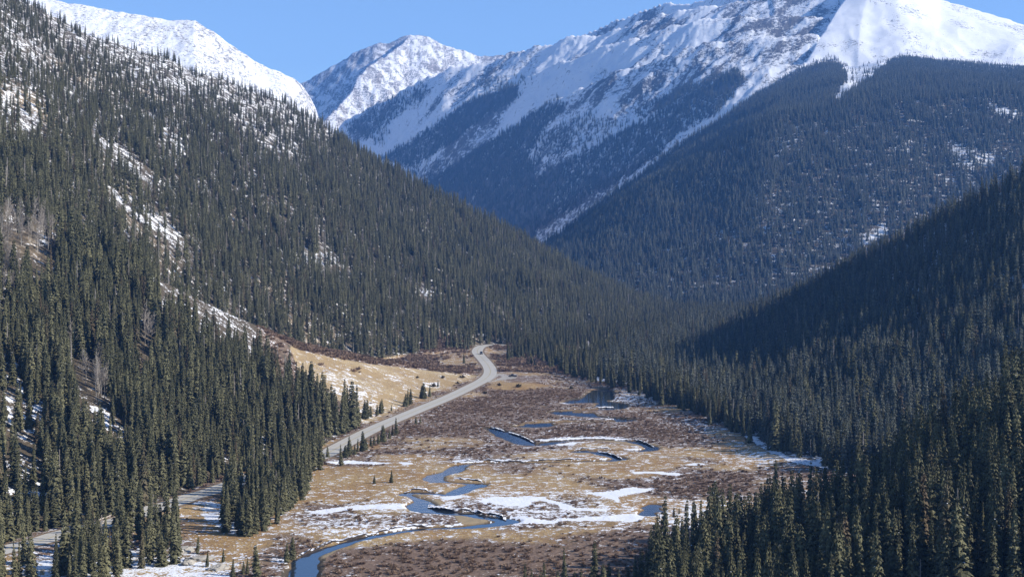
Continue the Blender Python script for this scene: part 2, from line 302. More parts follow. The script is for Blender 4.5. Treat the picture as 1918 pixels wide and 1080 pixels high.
# ------------------------------------------------------------------ ground cover attributes
QX, QY = wob(PX, PY, XX, YY)
snow = np.full(ZZ.shape, .12); grass = np.zeros(ZZ.shape); willow = np.zeros(ZZ.shape); sand = np.zeros(ZZ.shape); rock = np.zeros(ZZ.shape); wet = np.zeros(ZZ.shape)
i0 = ID == 0
fx = PX + 14 * n2(25, 3, 401); fyy = PY + 5 * n2(14, 3, 402)
WILLOW_B = [(900, 1045, 330, 32, 1), (1200, 1050, 160, 45, .9), (1080, 800, 190, 36, .78), (860, 800, 140, 26, .85), (1000, 740, 120, 22, 1), (1350, 905, 110, 22, 1), (1060, 680, 90, 16, 1), (1150, 975, 80, 10, .6), (680, 985, 70, 8, .6),
            (640, 900, 90, 40, .15), (760, 880, 90, 20, .2), (1130, 885, 120, 12, .3), (1000, 905, 110, 12, .25), (1310, 848, 110, 16, .05), (1400, 870, 60, 10, .15), (960, 725, 40, 8, 0), (1220, 865, 60, 10, .3), (440, 1010, 70, 40, .05), (880, 750, 40, 12, .7), (820, 845, 120, 8, .8), (1180, 930, 60, 6, .3)]
wl = blobs(fx, fyy, WILLOW_B, .51)
willow = np.where(i0, np.clip(wl + .55 * n2(40, 3, 403), 0, 1), willow)
grass = np.where(i0, 1 - .75 * willow, grass)
SNOW_B = [(650, 985, 110, 22, .50), (900, 935, 260, 28, .46), (1000, 960, 260, 22, .5), (1300, 965, 70, 30, .55), (1120, 840, 160, 26, .40), (860, 860, 120, 14, .38), (860, 1050, 260, 24, .16), (1100, 1040, 200, 25, .2), (680, 895, 80, 30, .28), (950, 765, 120, 20, .28), (1250, 900, 110, 18, .36), (1350, 905, 70, 14, .30), (1180, 746, 60, 12, .5), (1300, 797, 60, 14, .47), (1420, 858, 60, 14, .5), (330, 1060, 90, 30, .66), (430, 990, 60, 50, .3), (150, 1050, 150, 40, .55), (960, 725, 60, 10, .1), (560, 1050, 60, 30, .34), (1100, 800, 120, 14, .34), (1120, 650, 120, 14, .55)]
snow = np.where(i0, blobs(fx, fyy, SNOW_B, .31) - .07 * sstep(.55, .9, willow), snow)
SNOW_P = [[s5(*p) for p in [(640, 310), (900, 290), (1050, 258), (1330, 262), (1230, 300), (1050, 325), (960, 330), (1000, 395), (900, 362), (820, 337)]],
          [s5(*p) for p in [(-120, 350), (0, 343), (230, 352), (400, 380), (480, 408), (560, 438), (860, 458), (870, 476), (640, 472), (430, 452), (420, 430), (380, 400), (250, 372), (160, 375), (180, 405), (300, 430), (0, 430), (-300, 400)]],
          [s5(*p) for p in [(-160, 545), (0, 528), (380, 562), (480, 542), (800, 518), (1230, 488), (1245, 508), (1150, 572), (860, 560), (430, 562), (380, 590), (0, 592)]],
          [s5(*p) for p in [(1100, 108), (1350, 112), (1500, 118), (1570, 135), (1500, 146), (1300, 132), (1110, 125)]], [s5(*p) for p in [(1575, 48), (1700, 28), (1765, 40), (1700, 62)]],
          [s4(*p) for p in [(1050, 660), (1250, 610), (1620, 600), (1900, 610), (1900, 640), (1500, 690), (1200, 700)]], [s4(*p) for p in [(410, 735), (520, 715), (700, 735), (850, 770), (700, 795), (560, 770)]],
          [s4(*p) for p in [(560, 600), (800, 585), (860, 610), (700, 645), (600, 640)]], [s4(*p) for p in [(1380, 870), (1620, 850), (1900, 900), (1620, 950), (1450, 920)]],
          [s4(*p) for p in [(620, 975), (900, 915), (880, 945), (700, 985)]], [s4(*p) for p in [(1080, 950), (1250, 915), (1240, 945), (1120, 965)]],
          [s4(*p) for p in [(700, 155), (900, 130), (1130, 160), (1120, 172), (760, 172)]], [s4(*p) for p in [(1180, 160), (1300, 125), (1450, 130), (1440, 165), (1250, 168)]], [s4(*p) for p in [(40, 170), (150, 165), (230, 190), (100, 205)]],
          [s3(*p) for p in [(-80, 350), (0, 348), (300, 335), (500, 308), (750, 272), (1200, 254), (1400, 262), (1300, 315), (900, 314), (650, 328), (480, 362), (250, 382), (-80, 372)]],
          [s3(*p) for p in [(480, 690), (700, 640), (1150, 535), (1440, 500), (1440, 520), (1100, 585), (800, 640), (560, 690)]],
          [s8(*p) for p in [(540, 655), (850, 630), (1200, 620), (1500, 650), (1480, 662), (1100, 640), (600, 668)]], [s8(*p) for p in [(740, 690), (1000, 680), (900, 712), (780, 715)]], [s8(*p) for p in [(1050, 860), (1250, 838), (1300, 850), (1100, 868)]],
          [s8(*p) for p in [(90, 860), (220, 845), (300, 862), (200, 878), (90, 878)]], [s8(*p) for p in [(1380, 755), (1600, 735), (1620, 748), (1450, 765)]], [s8(*p) for p in [(780, 290), (1000, 270), (1000, 286), (850, 298)]], [s8(*p) for p in [(1200, 240), (1400, 225), (1400, 245), (1220, 255)]],
          [(600, 864), (660, 862), (740, 867), (700, 869), (640, 868)], [(370, 960), (410, 950), (470, 985), (440, 1000), (400, 985)], [(310, 1060), (350, 1050), (420, 1062), (440, 1085), (330, 1090)], [(355, 940), (385, 936), (440, 950), (420, 962), (380, 958)], [(60, 1040), (150, 1030), (250, 1040), (330, 1070), (300, 1100), (60, 1100)], [(500, 1042), (545, 1045), (540, 1056), (510, 1052)]]
sp = np.zeros(ZZ.shape)
for p in SNOW_P: sp = np.maximum(sp, poly(PX + 5 * n2(9, 2, 411), PY + 1.6 * n2(6, 2, 412), p, 1.6))
soft = sstep(640, 560, PX) * sstep(925, 945, PY)
snow = np.where(i0, np.maximum(snow, sp * (1 - soft * np.clip(.46 - .25 * n2(9, 3, 413), .2, .7))), snow)
SAND_P = [[s3(*p) for p in [(265, 830), (420, 765), (600, 738), (520, 800), (400, 870), (300, 930), (280, 880)]], [s4(*p) for p in [(740, 830), (900, 820), (1050, 850), (1180, 905), (1120, 950), (900, 965), (800, 920)]], [s4(*p) for p in [(420, 640), (560, 640), (620, 680), (560, 715), (420, 710), (380, 660)]], [s4(*p) for p in [(600, 540), (780, 480), (900, 440), (820, 520), (740, 570), (620, 570)]], [s4(*p) for p in [(490, 270), (640, 240), (700, 260), (560, 310)]], [s4(*p) for p in [(560, 370), (680, 365), (690, 390), (560, 400)]], [s4(*p) for p in [(200, 560), (320, 560), (440, 590), (260, 600)]], [s8(*p) for p in [(950, 775), (1110, 768), (1120, 790), (960, 800)]], [s8(*p) for p in [(410, 510), (490, 490), (490, 535), (380, 535)]], [s8(*p) for p in [(1150, 650), (1500, 680), (1640, 730), (1420, 690), (1150, 662)]]]
for p in SAND_P: sand = np.maximum(sand, poly(PX, PY, p, 1.2) * i0)
snow = np.where(sand > .3, np.minimum(snow, .12), snow); willow = willow * (1 - sand)
snow = np.where(wv > .4, 0, snow); willow = np.where(WF < 1.5, 0, willow); wet = wv
# hills
i1 = ID == 1
mT = poly(QX, QY, MEADOW_T, 6); mA = poly(QX, QY, MEADOW, 6)
grass = np.where(i1, np.clip(mT + .35 * mA, 0, 1), grass)
willow = np.where(i1, np.clip(mA - mT, 0, 1) * (.25 + .3 * sstep(420, 520, PX)), willow)
wband = poly(QX, QY, [(470, 596), (560, 634), (700, 666), (860, 684), (905, 700), (870, 700), (700, 682), (600, 664), (560, 655), (480, 612)], 5)
willow = np.where(i1, np.maximum(np.maximum(willow, wband), mT * (.30 + .45 * n2(16, 3, 474))), willow); grass = np.where(i1, grass * (1 - wband), grass)
sB = .30 + .0 * PX
for p, v in B_OPEN: sB = np.maximum(sB, (.43 + .14 * n2(14, 3, 471)) * poly(QX, QY, p, 8))
sB = np.where(mA > .3, .33 + .06 * sstep(560, 440, PX) + .08 * n2(20, 3, 473), sB); sB = np.where(mT > .5, .33 + (.07 * n2(40, 3, 460)) + .10 * poly(QX, QY, [(600, 690), (660, 700), (720, 770), (690, 790), (640, 760)], 10), sB)
sB = np.maximum(sB, .48 * poly(QX, QY, [(790, 715), (830, 712), (825, 728), (795, 726)], 4))
snow = np.where(i1, sB, snow)
bo = np.zeros(ZZ.shape)
for p, v in B_OPEN: bo = np.maximum(bo, poly(QX, QY - 20, p, 20))
for p in ASPEN: bo = np.maximum(bo, poly(QX, QY - 20, p, 20))
rock = np.where(i1, np.maximum(.25 * mA * (PX < 520), .45 * bo), rock); grass = np.where(i1, np.maximum(grass, .42 * bo), grass)
i2 = ID == 2
sA = .365 + .12 * 0.5 * sstep(420, 160, PY)
for p, v in A_OPEN: sA = np.maximum(sA, (.40 + .09 * v + .14 * n2(14, 3, 470)) * poly(QX, QY, p, 8))
snow = np.where(i2, np.clip(sA, 0, .9), snow)
grass = np.where(i2, .35 + .3 * n2(90, 2, 420), grass); rock = np.where(i2, .3, rock)
aw = poly(QX, QY, [(780, 625), (880, 628), (890, 672), (790, 668)], 6); willow = np.where(i2, aw, willow)
i3 = ID == 3
snow = np.where(i3, np.maximum(.45, (.68 + .3 * n2(9, 3, 472)) * np.maximum(poly(QX, QY, CBANK, 6), poly(QX, QY + 12, CBANK, 6))), snow)
snow = np.where((ID == 4), .40, snow)
i5 = ID == 5
tl = np.interp(PX, TL[:, 0], TL[:, 1])
dome = sstep(10, -4, QY - tl)
for p, v in F_OPEN: dome = np.maximum(dome, v * poly(QX, QY, p, 5))
snow = np.where(i5, .37 + .42 * dome - .22 * dome * sstep(-.1, .4, n2(130, 5, 431)), snow); rock = np.where(i5, .0, rock)
i6 = ID == 6
gzx = np.gradient(ZZ, axis=1) / np.maximum(np.gradient(XX, axis=1), .01); gzy = np.gradient(ZZ, axis=0) / np.gradient(YY, axis=0)
steep = np.hypot(gzx, gzy)
treed = np.zeros(ZZ.shape)
for p, v in G_TREE: treed = np.maximum(treed, v * poly(QX, QY, p, 5))
snow = np.where(i6, np.clip(.78 - .32 * sstep(1.15, 1.9, steep) - .3 * treed - .30 * sstep(.1, .7, ridged(gx * .4, gy, 70, 4, 441, .65)) * sstep(-.15, .15, n2(330, 3, 442)), .2, 1), snow); rock = np.where(i6, 1, rock)
ROCKS = [[(1150, 185), (1225, 145), (1350, 120), (1375, 165), (1250, 205), (1165, 225)], [(1080, 195), (1125, 125), (1160, 140), (1120, 215)], [(1345, -10), (1560, -10), (1510, 95), (1390, 115), (1350, 60)], [(890, 125), (1010, 105), (1010, 135), (900, 160)], [(1010, 290), (1060, 190), (1090, 200), (1050, 280)], [(1170, 60), (1250, 25), (1290, 40), (1200, 100)]]
rb = np.zeros(ZZ.shape)
for p in ROCKS: rb = np.maximum(rb, poly(QX, QY, p, 12))
snow = np.where(i6, snow - .19 * rb * (.35 + 1.2 * np.clip(ridged(gx * .5, gy, 60, 4, 443, .65), -.5, 1)), snow)
chute = poly(QX, QY, [(975, 445), (1100, 370), (1210, 300), (1280, 250), (1300, 262), (1210, 335), (1100, 420), (1000, 465)], 6)
snow = np.where(i6, snow - .17 * chute * (.6 + .8 * n2(60, 3, 444)), snow)
i7 = ID >= 7
snow = np.where(i7, np.clip(np.where(ID == 8, .70, .72) - np.where(ID == 8, .12, .26) * sstep(.1, .7, ridged(XX + .4 * YY, YY * .4 - .15 * XX, 55, 4, 452, .65)) - .08 * sstep(.6, 1.2, steep) - .10 * sstep(-.1, .45, n2(300, 4, 451)), .25, 1), snow); rock = np.where(i7, .9, rock)

# ------------------------------------------------------------------ materials
def new_mat(name):
    m = bpy.data.materials.new(name); m.use_nodes = True
    nt = m.node_tree; b = nt.nodes['Principled BSDF']; b.inputs['Roughness'].default_value = .9
    b.inputs['Specular IOR Level'].default_value = .2
    return m, nt, b
def N(nt, t, **kw):
    n = nt.nodes.new(t)
    for k_, v in kw.items(): setattr(n, k_, v)
    return n
def math_(nt, op, a, b=None, c=None):
    n = N(nt, 'ShaderNodeMath', operation=op)
    for i, v in enumerate((a, b, c)):
        if v is None: continue
        if isinstance(v, (int, float)): n.inputs[i].default_value = v
        else: nt.links.new(v, n.inputs[i])
    return n.outputs[0]
def noise(nt, scale, detail=4, rough=.6, vec=None):
    n = N(nt, 'ShaderNodeTexNoise'); n.inputs['Scale'].default_value = scale; n.inputs['Detail'].default_value = detail; n.inputs['Roughness'].default_value = rough
    if vec is None: vec = N(nt, 'ShaderNodeNewGeometry').outputs['Position']
    nt.links.new(vec, n.inputs['Vector']); return n.outputs['Fac']
def mix(nt, f, a, b):
    n = N(nt, 'ShaderNodeMix', data_type='RGBA')
    if isinstance(f, (int, float)): n.inputs[0].default_value = f
    else: nt.links.new(f, n.inputs[0])
    for s, v in ((n.inputs[6], a), (n.inputs[7], b)):
        if isinstance(v, tuple): s.default_value = v + (1,) if len(v) == 3 else v
        else: nt.links.new(v, s)
    return n.outputs[2]
def mrange(nt, v, a, b, c=0, d=1):
    n = N(nt, 'ShaderNodeMapRange', interpolation_type='SMOOTHSTEP')
    nt.links.new(v, n.inputs[0])
    for i, x in enumerate((a, b, c, d)): n.inputs[i + 1].default_value = x
    return n.outputs[0]
def attr(nt, name): return N(nt, 'ShaderNodeAttribute', attribute_name=name).outputs['Fac']
def terrain_mat(name, s, amp=1.5, rockc=((.10, .09, .08), (.22, .19, .16)), snowc=(.80, .81, .83), gr=((.33, .20, .075), (.45, .32, .145), (.22, .13, .065))):
    m, nt, b = new_mat(name)
    n1 = noise(nt, s, 8, .62); n2_ = noise(nt, s * 5, 6, .65); n3 = noise(nt, s * .12, 5, .6)
    nn = math_(nt, 'ADD', math_(nt, 'MULTIPLY', n1, .5), math_(nt, 'MULTIPLY', n2_, .5))
    forest = mix(nt, n2_, (.045, .035, .024), (.12, .095, .06))
    g1 = mix(nt, mrange(nt, n3, .35, .65), gr[0], gr[1]); g1 = mix(nt, mrange(nt, n2_, .42, .62), g1, gr[2])
    w1 = mix(nt, mrange(nt, n2_, .35, .65), (.11, .072, .052), (.24, .165, .115))
    rk = mix(nt, mrange(nt, n2_, .35, .65), *rockc)
    c = mix(nt, mrange(nt, math_(nt, 'ADD', attr(nt, 'rock'), math_(nt, 'MULTIPLY', math_(nt, 'SUBTRACT', n1, .5), 1.)), .4, .6), forest, rk)
    c = mix(nt, mrange(nt, math_(nt, 'ADD', attr(nt, 'grass'), math_(nt, 'MULTIPLY', math_(nt, 'SUBTRACT', nn, .5), 1.6)), .38, .62), c, g1)
    c = mix(nt, mrange(nt, math_(nt, 'ADD', attr(nt, 'willow'), math_(nt, 'MULTIPLY', math_(nt, 'SUBTRACT', nn, .5), 1.8)), .40, .62), c, w1)
    c = mix(nt, attr(nt, 'sand'), c, mix(nt, n2_, (.25, .19, .11), (.40, .31, .19)))
    c = mix(nt, attr(nt, 'wet'), c, (.045, .035, .025))
    sn = mrange(nt, math_(nt, 'ADD', attr(nt, 'snow'), math_(nt, 'MULTIPLY', math_(nt, 'SUBTRACT', nn, .5), amp)), .47, .54)
    c = mix(nt, sn, c, snowc)
    nt.links.new(c, b.inputs['Base Color'])
    nt.links.new(math_(nt, 'SUBTRACT', .95, math_(nt, 'MULTIPLY', sn, .3)), b.inputs['Roughness'])
    bp = N(nt, 'ShaderNodeBump'); bp.inputs['Strength'].default_value = .55; bp.inputs['Distance'].default_value = .35 / s
    nt.links.new(nn, bp.inputs['Height']); nt.links.new(bp.outputs[0], b.inputs['Normal'])
    return m
M_floor = terrain_mat('marsh ground', .30, 3.0)
M_hill = terrain_mat('hill ground', .20, 2.2, gr=((.36, .255, .125), (.47, .37, .215), (.25, .175, .095)))
M_mtn = terrain_mat('mountain ground', .10, 2.3, ((.055, .052, .052), (.15, .138, .128)), (.75, .76, .78))
M_peak = terrain_mat('peak ground', .12, 2.4, ((.09, .08, .075), (.22, .19, .165)))

# ------------------------------------------------------------------ ground sheet cut into its named landforms
def structure(o, label=None, cat=None):
    o['kind'] = 'structure'
    if label: o['label'] = label; o['category'] = cat
LABELS = {'valley_floor': ('tan and purple brown marsh floor with snow patches', 'valley floor'), 'hillside_meadow': ('near left hillside with a tan grass meadow above the road', 'hillside'), 'forested_hillside': ('big sunlit hillside on the left under dense spruces', 'hillside'), 'shaded_hill': ('shaded hill on the right under dark spruces', 'hill'), 'foreground_slope': ('near slope under the lower right spruces', 'slope'), 'forested_mountain': ('broad blue forested mountain with sunlit snow dome', 'mountain'), 'snowy_ridge': ('shaded snowy mountain wall with tree covered spurs', 'mountain'), 'snowy_peak': ('pointed snowy peak at the head of the valley', 'mountain'), 'snowy_shoulder': ('white snow ridge behind the left hillside', 'mountain')}
FID = np.maximum(np.maximum(ID[:-1, :-1], ID[1:, :-1]), np.maximum(ID[:-1, 1:], ID[1:, 1:]))
idx = np.arange(NR * NC).reshape(NR, NC)
quads = np.stack([idx[:-1, :-1], idx[:-1, 1:], idx[1:, 1:], idx[1:, :-1]], -1)
V = np.stack([XX, YY, ZZ], -1).reshape(-1, 3)
# drop ground that faces away and cannot be seen even with a side step
def mesh_from(name, verts, faces, mat):
    me = bpy.data.meshes.new(name); nv, nf = len(verts), len(faces); kf = faces.shape[1]
    me.vertices.add(nv); me.vertices.foreach_set('co', verts.astype(np.float32).ravel())
    me.loops.add(nf * kf); me.loops.foreach_set('vertex_index', faces.astype(np.int32).ravel())
    me.polygons.add(nf); me.polygons.foreach_set('loop_start', np.arange(0, nf * kf, kf, dtype=np.int32))
    me.polygons.foreach_set('use_smooth', np.ones(nf, bool)); me.materials.append(mat)
    me.update(calc_edges=True); return me
attrs = dict(snow=snow, grass=grass, willow=willow, sand=sand, rock=rock, wet=wet)
mats = [M_floor, M_hill, M_hill, M_hill, M_hill, M_mtn, M_mtn, M_peak, M_peak]
for i, (nme, _) in enumerate(feats):
    f = quads[FID == i]
    if not len(f): continue
    used, inv = np.unique(f, return_inverse=True)
    me = mesh_from(nme, V[used], inv.reshape(-1, 4), mats[i])
    for an, av in attrs.items():
        a = me.attributes.new(an, 'FLOAT', 'POINT'); a.data.foreach_set('value', av.reshape(-1)[used].astype(np.float32))
    o = bpy.data.objects.new(nme, me); C.objects.link(o); structure(o, *LABELS[nme])

# ------------------------------------------------------------------ mesh helpers
class MB:
    def __init__(s): s.v = []; s.f = []; s.m = []
    def add(s, vs, fs, mi=0):
        b = len(s.v); s.v += [tuple(map(float, p)) for p in vs]; s.f += [tuple(b + i for i in q) for q in fs]; s.m += [mi] * len(fs)
    def mesh(s, name, mats, smooth=False):
        me = bpy.data.meshes.new(name); me.from_pydata(s.v, [], s.f); me.update()
        for m in mats: me.materials.append(m)
        me.polygons.foreach_set('material_index', s.m)
        if smooth: me.polygons.foreach_set('use_smooth', [True] * len(s.f))
        return me
def link(name, me, parent=None):
    o = bpy.data.objects.new(name, me); C.objects.link(o)
    if parent: o.parent = parent
    return o
def tag(o, label, cat, group=None, kind=None):
    o['label'] = label; o['category'] = cat
    if group: o['group'] = group
    if kind: o['kind'] = kind
    return o
def thing(name, label, cat, loc, rot=0, group=None):
    o = bpy.data.objects.new(name, None); C.objects.link(o); o.empty_display_size = .5
    o.location = loc; o.rotation_euler = (0, 0, rot); return tag(o, label, cat, group)

# ------------------------------------------------------------------ road, markings, turn-out
m_as, nt, b = new_mat('pale asphalt')
n_ = noise(nt, .6, 8, .6); n2b = noise(nt, .06, 3, .5)
nt.links.new(mix(nt, n_, mix(nt, n2b, (.36, .335, .285), (.44, .41, .355)), (.50, .47, .41)), b.inputs['Base Color'])
m_ln, nt, b = new_mat('worn edge line'); nt.links.new(mix(nt, mrange(nt, noise(nt, 1.2, 4), .4, .6), (.62, .6, .52), (.4, .38, .33)), b.inputs['Base Color'])
m_yl, nt, b = new_mat('worn centre line'); nt.links.new(mix(nt, mrange(nt, noise(nt, 1.2, 4), .4, .6), (.42, .33, .12), (.34, .30, .2)), b.inputs['Base Color'])
m_gr, nt, b = new_mat('gravel verge'); nt.links.new(mix(nt, noise(nt, 1.5, 8), (.13, .09, .06), (.30, .22, .14)), b.inputs['Base Color'])
m_pg, nt, b = new_mat('pale packed gravel'); nt.links.new(mix(nt, noise(nt, 1.0, 8), (.30, .27, .23), (.46, .42, .36)), b.inputs['Base Color'])
def ribbon(name, o0, o1, lift, mat, skip=0, dash=None):
    t = np.gradient(road_c, axis=0); t /= np.hypot(t[:, 0], t[:, 1])[:, None]; nx, ny = t[:, 1], -t[:, 0]
    mb = MB(); n = len(road_c)
    vs = []
    for q in range(n):
        for o_ in (o0, o1):
            vs.append((road_c[q, 0] + nx[q] * o_, road_c[q, 1] + ny[q] * o_, rz[q] + lift))
    mb.add(vs, [(2 * q, 2 * q + 1, 2 * q + 3, 2 * q + 2) for q in range(n - 1)])
    return mb.mesh(name, [mat], True)
verge = link('gravel_verge', ribbon('gravel_verge', -5.0, 5.0, -.05, m_gr)); structure(verge, 'strip of brown gravel along both road edges', 'verge')
road = link('road', ribbon('road', -3.75, 3.75, .0, m_as)); structure(road, 'pale two lane asphalt road curving up the valley', 'road')
for o0, o1 in ((-3.5, -3.25), (3.25, 3.5)):
    o = link('edge_line', ribbon('edge_line', o0, o1, .006, m_ln), road)
o = link('centre_line', ribbon('centre_line', -.16, .16, .006, m_yl), road)
mb = MB()
def offs(px, py): return GR(840 + px / 8.31, 630 + py / 8.31, rzt)
outer = [offs(*p) for p in [(600, 690), (640, 655), (700, 615), (755, 575), (800, 578), (880, 598), (960, 615), (1040, 618), (1068, 634), (1040, 650), (930, 660), (830, 672), (720, 690), (630, 712)]]
inner = [offs(*p) for p in [(655, 690), (690, 668), (730, 640), (775, 606), (790, 604), (815, 608), (826, 614), (830, 620), (822, 630), (806, 638), (790, 648), (760, 660), (710, 678), (670, 692)]]
nO = len(outer)
mb.add([(x, y, rzt - .03) for x, y in outer] + [(x, y, rzt - .03) for x, y in inner], [(q, (q + 1) % nO, nO + (q + 1) % nO, nO + q) for q in range(nO)])
o = link('turnout', mb.mesh('turnout', [m_pg])); structure(o, 'pale gravel turnout beside the road bend', 'turnout')
bm = bmesh.new(); bm.from_mesh(o.data); bmesh.ops.recalc_face_normals(bm, faces=bm.faces); bm.to_mesh(o.data); bm.free()

# ------------------------------------------------------------------ water
m_w, nt, b = new_mat('stream water'); b.inputs['Base Color'].default_value = (.02, .03, .045, 1); b.inputs['Roughness'].default_value = .06; b.inputs['Specular IOR Level'].default_value = .7
bp = N(nt, 'ShaderNodeBump'); bp.inputs['Strength'].default_value = .25; bp.inputs['Distance'].default_value = .1
nt.links.new(noise(nt, .5, 3), bp.inputs['Height']); nt.links.new(bp.outputs[0], b.inputs['Normal'])
mb = MB(); xs = np.linspace(-190, 130, 9); ys = np.linspace(262, 770, 12)
mb.add([(x, y, -.2) for y in ys for x in xs], [(r * 9 + c, r * 9 + c + 1, r * 9 + c + 10, r * 9 + c + 9) for r in range(11) for c in range(8)])
o = link('stream', mb.mesh('stream', [m_w])); structure(o, 'blue stream winding through the marsh', 'stream')

# cut banks on the outer bends
m_bk, nt, b = new_mat('cut bank earth')
nb = noise(nt, .9, 5, .6)
nz = N(nt, 'ShaderNodeSeparateXYZ'); nt.links.new(N(nt, 'ShaderNodeNewGeometry').outputs['True Normal'], nz.inputs[0])
top = math_(nt, 'MULTIPLY', mrange(nt, nz.outputs[2], .55, .8), mrange(nt, nb, .42, .5))
c = mix(nt, nb, (.02, .015, .012), (.06, .045, .035)); nt.links.new(mix(nt, top, c, (.85, .85, .87)), b.inputs['Base Color'])
BANKS = [[(843, 867), (880, 865.5), (910, 864), (940, 865), (980, 864.5), (1050, 862), (1106, 861)], [(842, 897), (870, 899), (895, 902), (907, 905)], [(757, 922), (776, 918), (795, 919.5), (814, 922)],
         [(801, 950), (829, 955), (851, 957), (881, 958), (910, 963), (935, 967), (947, 973)], [(690, 1001), (740, 991), (770, 987), (796, 986.5), (823, 984)], [(553, 1044), (582, 1033), (615, 1019), (640, 1013), (677, 1004), (700, 999)],
         [(952, 810), (975, 817), (1001, 829)], [(1001, 824), (1050, 821.5), (1106, 819.5), (1172, 821.5), (1200, 827), (1227, 838)], [(1069, 843), (1106, 840.5), (1159, 841)], [(1121, 846), (1144, 851), (1165, 860)], [(913, 799), (945, 807)], [(1020, 788), (1090, 786), (1150, 786)], [(1085, 765), (1125, 763.5), (1150, 763)]]
for bi, bl in enumerate(BANKS):
    p = dense([GR(a, c_) for a, c_ in bl], .7); n = len(p); mb = MB(); vs = []
    jit = fbm(p[:, 0] * 1.0, p[:, 1], 3.0, 3, 501 + bi); jit2 = fbm(p[:, 0], p[:, 1], 1.3, 2, 601 + bi)
    for q in range(n):
        e = min(1, min(q, n - 1 - q) / 6)
        hgt = max(.10, (.44 + .55 * jit[q])) * e * (1 if p[q, 1] < 480 else .75)
        x, y = p[q, 0] + .5 * jit2[q], p[q, 1] + 1.2 * jit[q]
        vs += [(x, y, -.3), (x + .2 * jit2[q], y + .12, .35 * hgt), (x, y + .3 + .3 * jit2[q], hgt), (x, y + 2.0 + .8 * jit2[q], hgt * (.95 + .4 * jit2[q])), (x, y + 4.5, .05)]
    mb.add(vs, [(5 * q + k_, 5 * q + k_ + 5, 5 * q + k_ + 6, 5 * q + k_ + 1) for q in range(n - 1) for k_ in range(4)])
    o = link('stream_bank', mb.mesh('stream_bank', [m_bk])); structure(o)

# ------------------------------------------------------------------ trees
def tree_mat(name, dark, light, snowy=0.0):
    m, nt, b = new_mat(name)
    r = N(nt, 'ShaderNodeObjectInfo').outputs['Random']
    c = mix(nt, r, dark, light)
    c = mix(nt, mrange(nt, math_(nt, 'FRACT', math_(nt, 'MULTIPLY', r, 37.7)), .93, .97), c, (.10, .075, .045))
    tc = N(nt, 'ShaderNodeTexCoord'); n = noise(nt, 9, 3, .6, tc.outputs['Object'])
    c = mix(nt, mrange(nt, n, .4, .62), c, tuple(v * .6 for v in dark))
    nt.links.new(c, b.inputs['Base Color']); b.inputs['Roughness'].default_value = .8
    return m
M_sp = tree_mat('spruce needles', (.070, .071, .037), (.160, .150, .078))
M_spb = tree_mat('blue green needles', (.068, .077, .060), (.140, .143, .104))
m_bark, nt, b = new_mat('spruce bark'); nt.links.new(mix(nt, noise(nt, 6, 4), (.05, .038, .03), (.14, .11, .09)), b.inputs['Base Color'])
m_snow, nt, b = new_mat('snow on branches'); b.inputs['Base Color'].default_value = (.82, .84, .88, 1)
def spruce(seed, tiers, per, R, fins, snowf, droop=.35, ragged=.3):
    """crown of a unit-high spruce: whorls of drooping boughs, jagged and open"""
    r = random.Random(seed); mb = MB()
    nside = 7; core = []
    for t, rr in ((.06, .35), (.35, .34), (.7, .22)):
        for s in range(nside):
            a = s * 2 * math.pi / nside; core.append((math.cos(a) * rr * R * (1 - t * .6), math.sin(a) * rr * R * (1 - t * .6), t))
    core.append((0, 0, .98))
    fs = [(l * nside + s, l * nside + (s + 1) % nside, (l + 1) * nside + (s + 1) % nside, (l + 1) * nside + s) for l in range(2) for s in range(nside)]
    fs += [(2 * nside + s, 2 * nside + (s + 1) % nside, 3 * nside) for s in range(nside)]
    mb.add(core, fs, 0)
    bulge = r.uniform(.55, .95)
    gap = [r.uniform(.0, 6.28), r.uniform(.2, .8)]
    for k_ in range(tiers):
        t = .05 + .93 * (k_ + r.uniform(-.3, .3)) / tiers
        t = min(max(t, .04), .985)
        rad = R * ((1 - t) ** bulge) * (1 if t > .18 else .75 + 1.4 * t) + .012
        n = max(3, int(per * (.55 + .45 * (1 - t))))
        a0 = r.uniform(0, 6.28)
        for q in range(n):
            a = a0 + q * 6.283 / n + r.uniform(-.3, .3)
            L = rad * r.uniform(1 - ragged, 1 + ragged * .8)
            if r.random() < .06: L *= .5
            ca, sa = math.cos(a), math.sin(a)
            dz = -L * (droop + r.uniform(-.15, .25)); w = L * r.uniform(.30, .45)
            z0 = t + .012
            P = lambda u_, v_, zz: (ca * u_ - sa * v_, sa * u_ + ca * v_, zz)
            mid = z0 + dz * .35 + .006; tip = z0 + dz
            mb.add([P(.0, 0, z0), P(L * .6, w, mid - .006), P(L, 0, tip), P(L * .6, -w, mid - .006), P(L * .62, 0, mid + .012)], [(0, 4, 1), (1, 4, 2), (2, 4, 3), (3, 4, 0)], 0)
            if r.random() < snowf:
                u_ = r.uniform(.55, .8) * L; v_ = r.uniform(-.4, .4) * w; e = L * r.uniform(.10, .2); zz = mid + .014
                mb.add([P(u_ - e, v_, zz), P(u_, v_ + e * .6, zz), P(u_ + e, v_, zz - .004), P(u_, v_ - e * .6, zz)], [(0, 3, 2, 1)], 1)
            for _ in range(fins):
                v_ = r.uniform(-.5, .5) * w; u_ = L * r.uniform(.45, .85)
                mb.add([P(u_ - L * .22, v_, mid + .004), P(u_ + L * .25, v_ * 1.3, mid + dz * .3), P(u_, v_ * 1.1, mid - r.uniform(.02, .045))], [(0, 1, 2)], 0)
    mb.add([(.004, 0, .96), (-.004, .003, .96), (0, -.004, .96), (0, 0, 1.01)], [(0, 1, 3), (1, 2, 3), (2, 0, 3)], 0)
    return mb
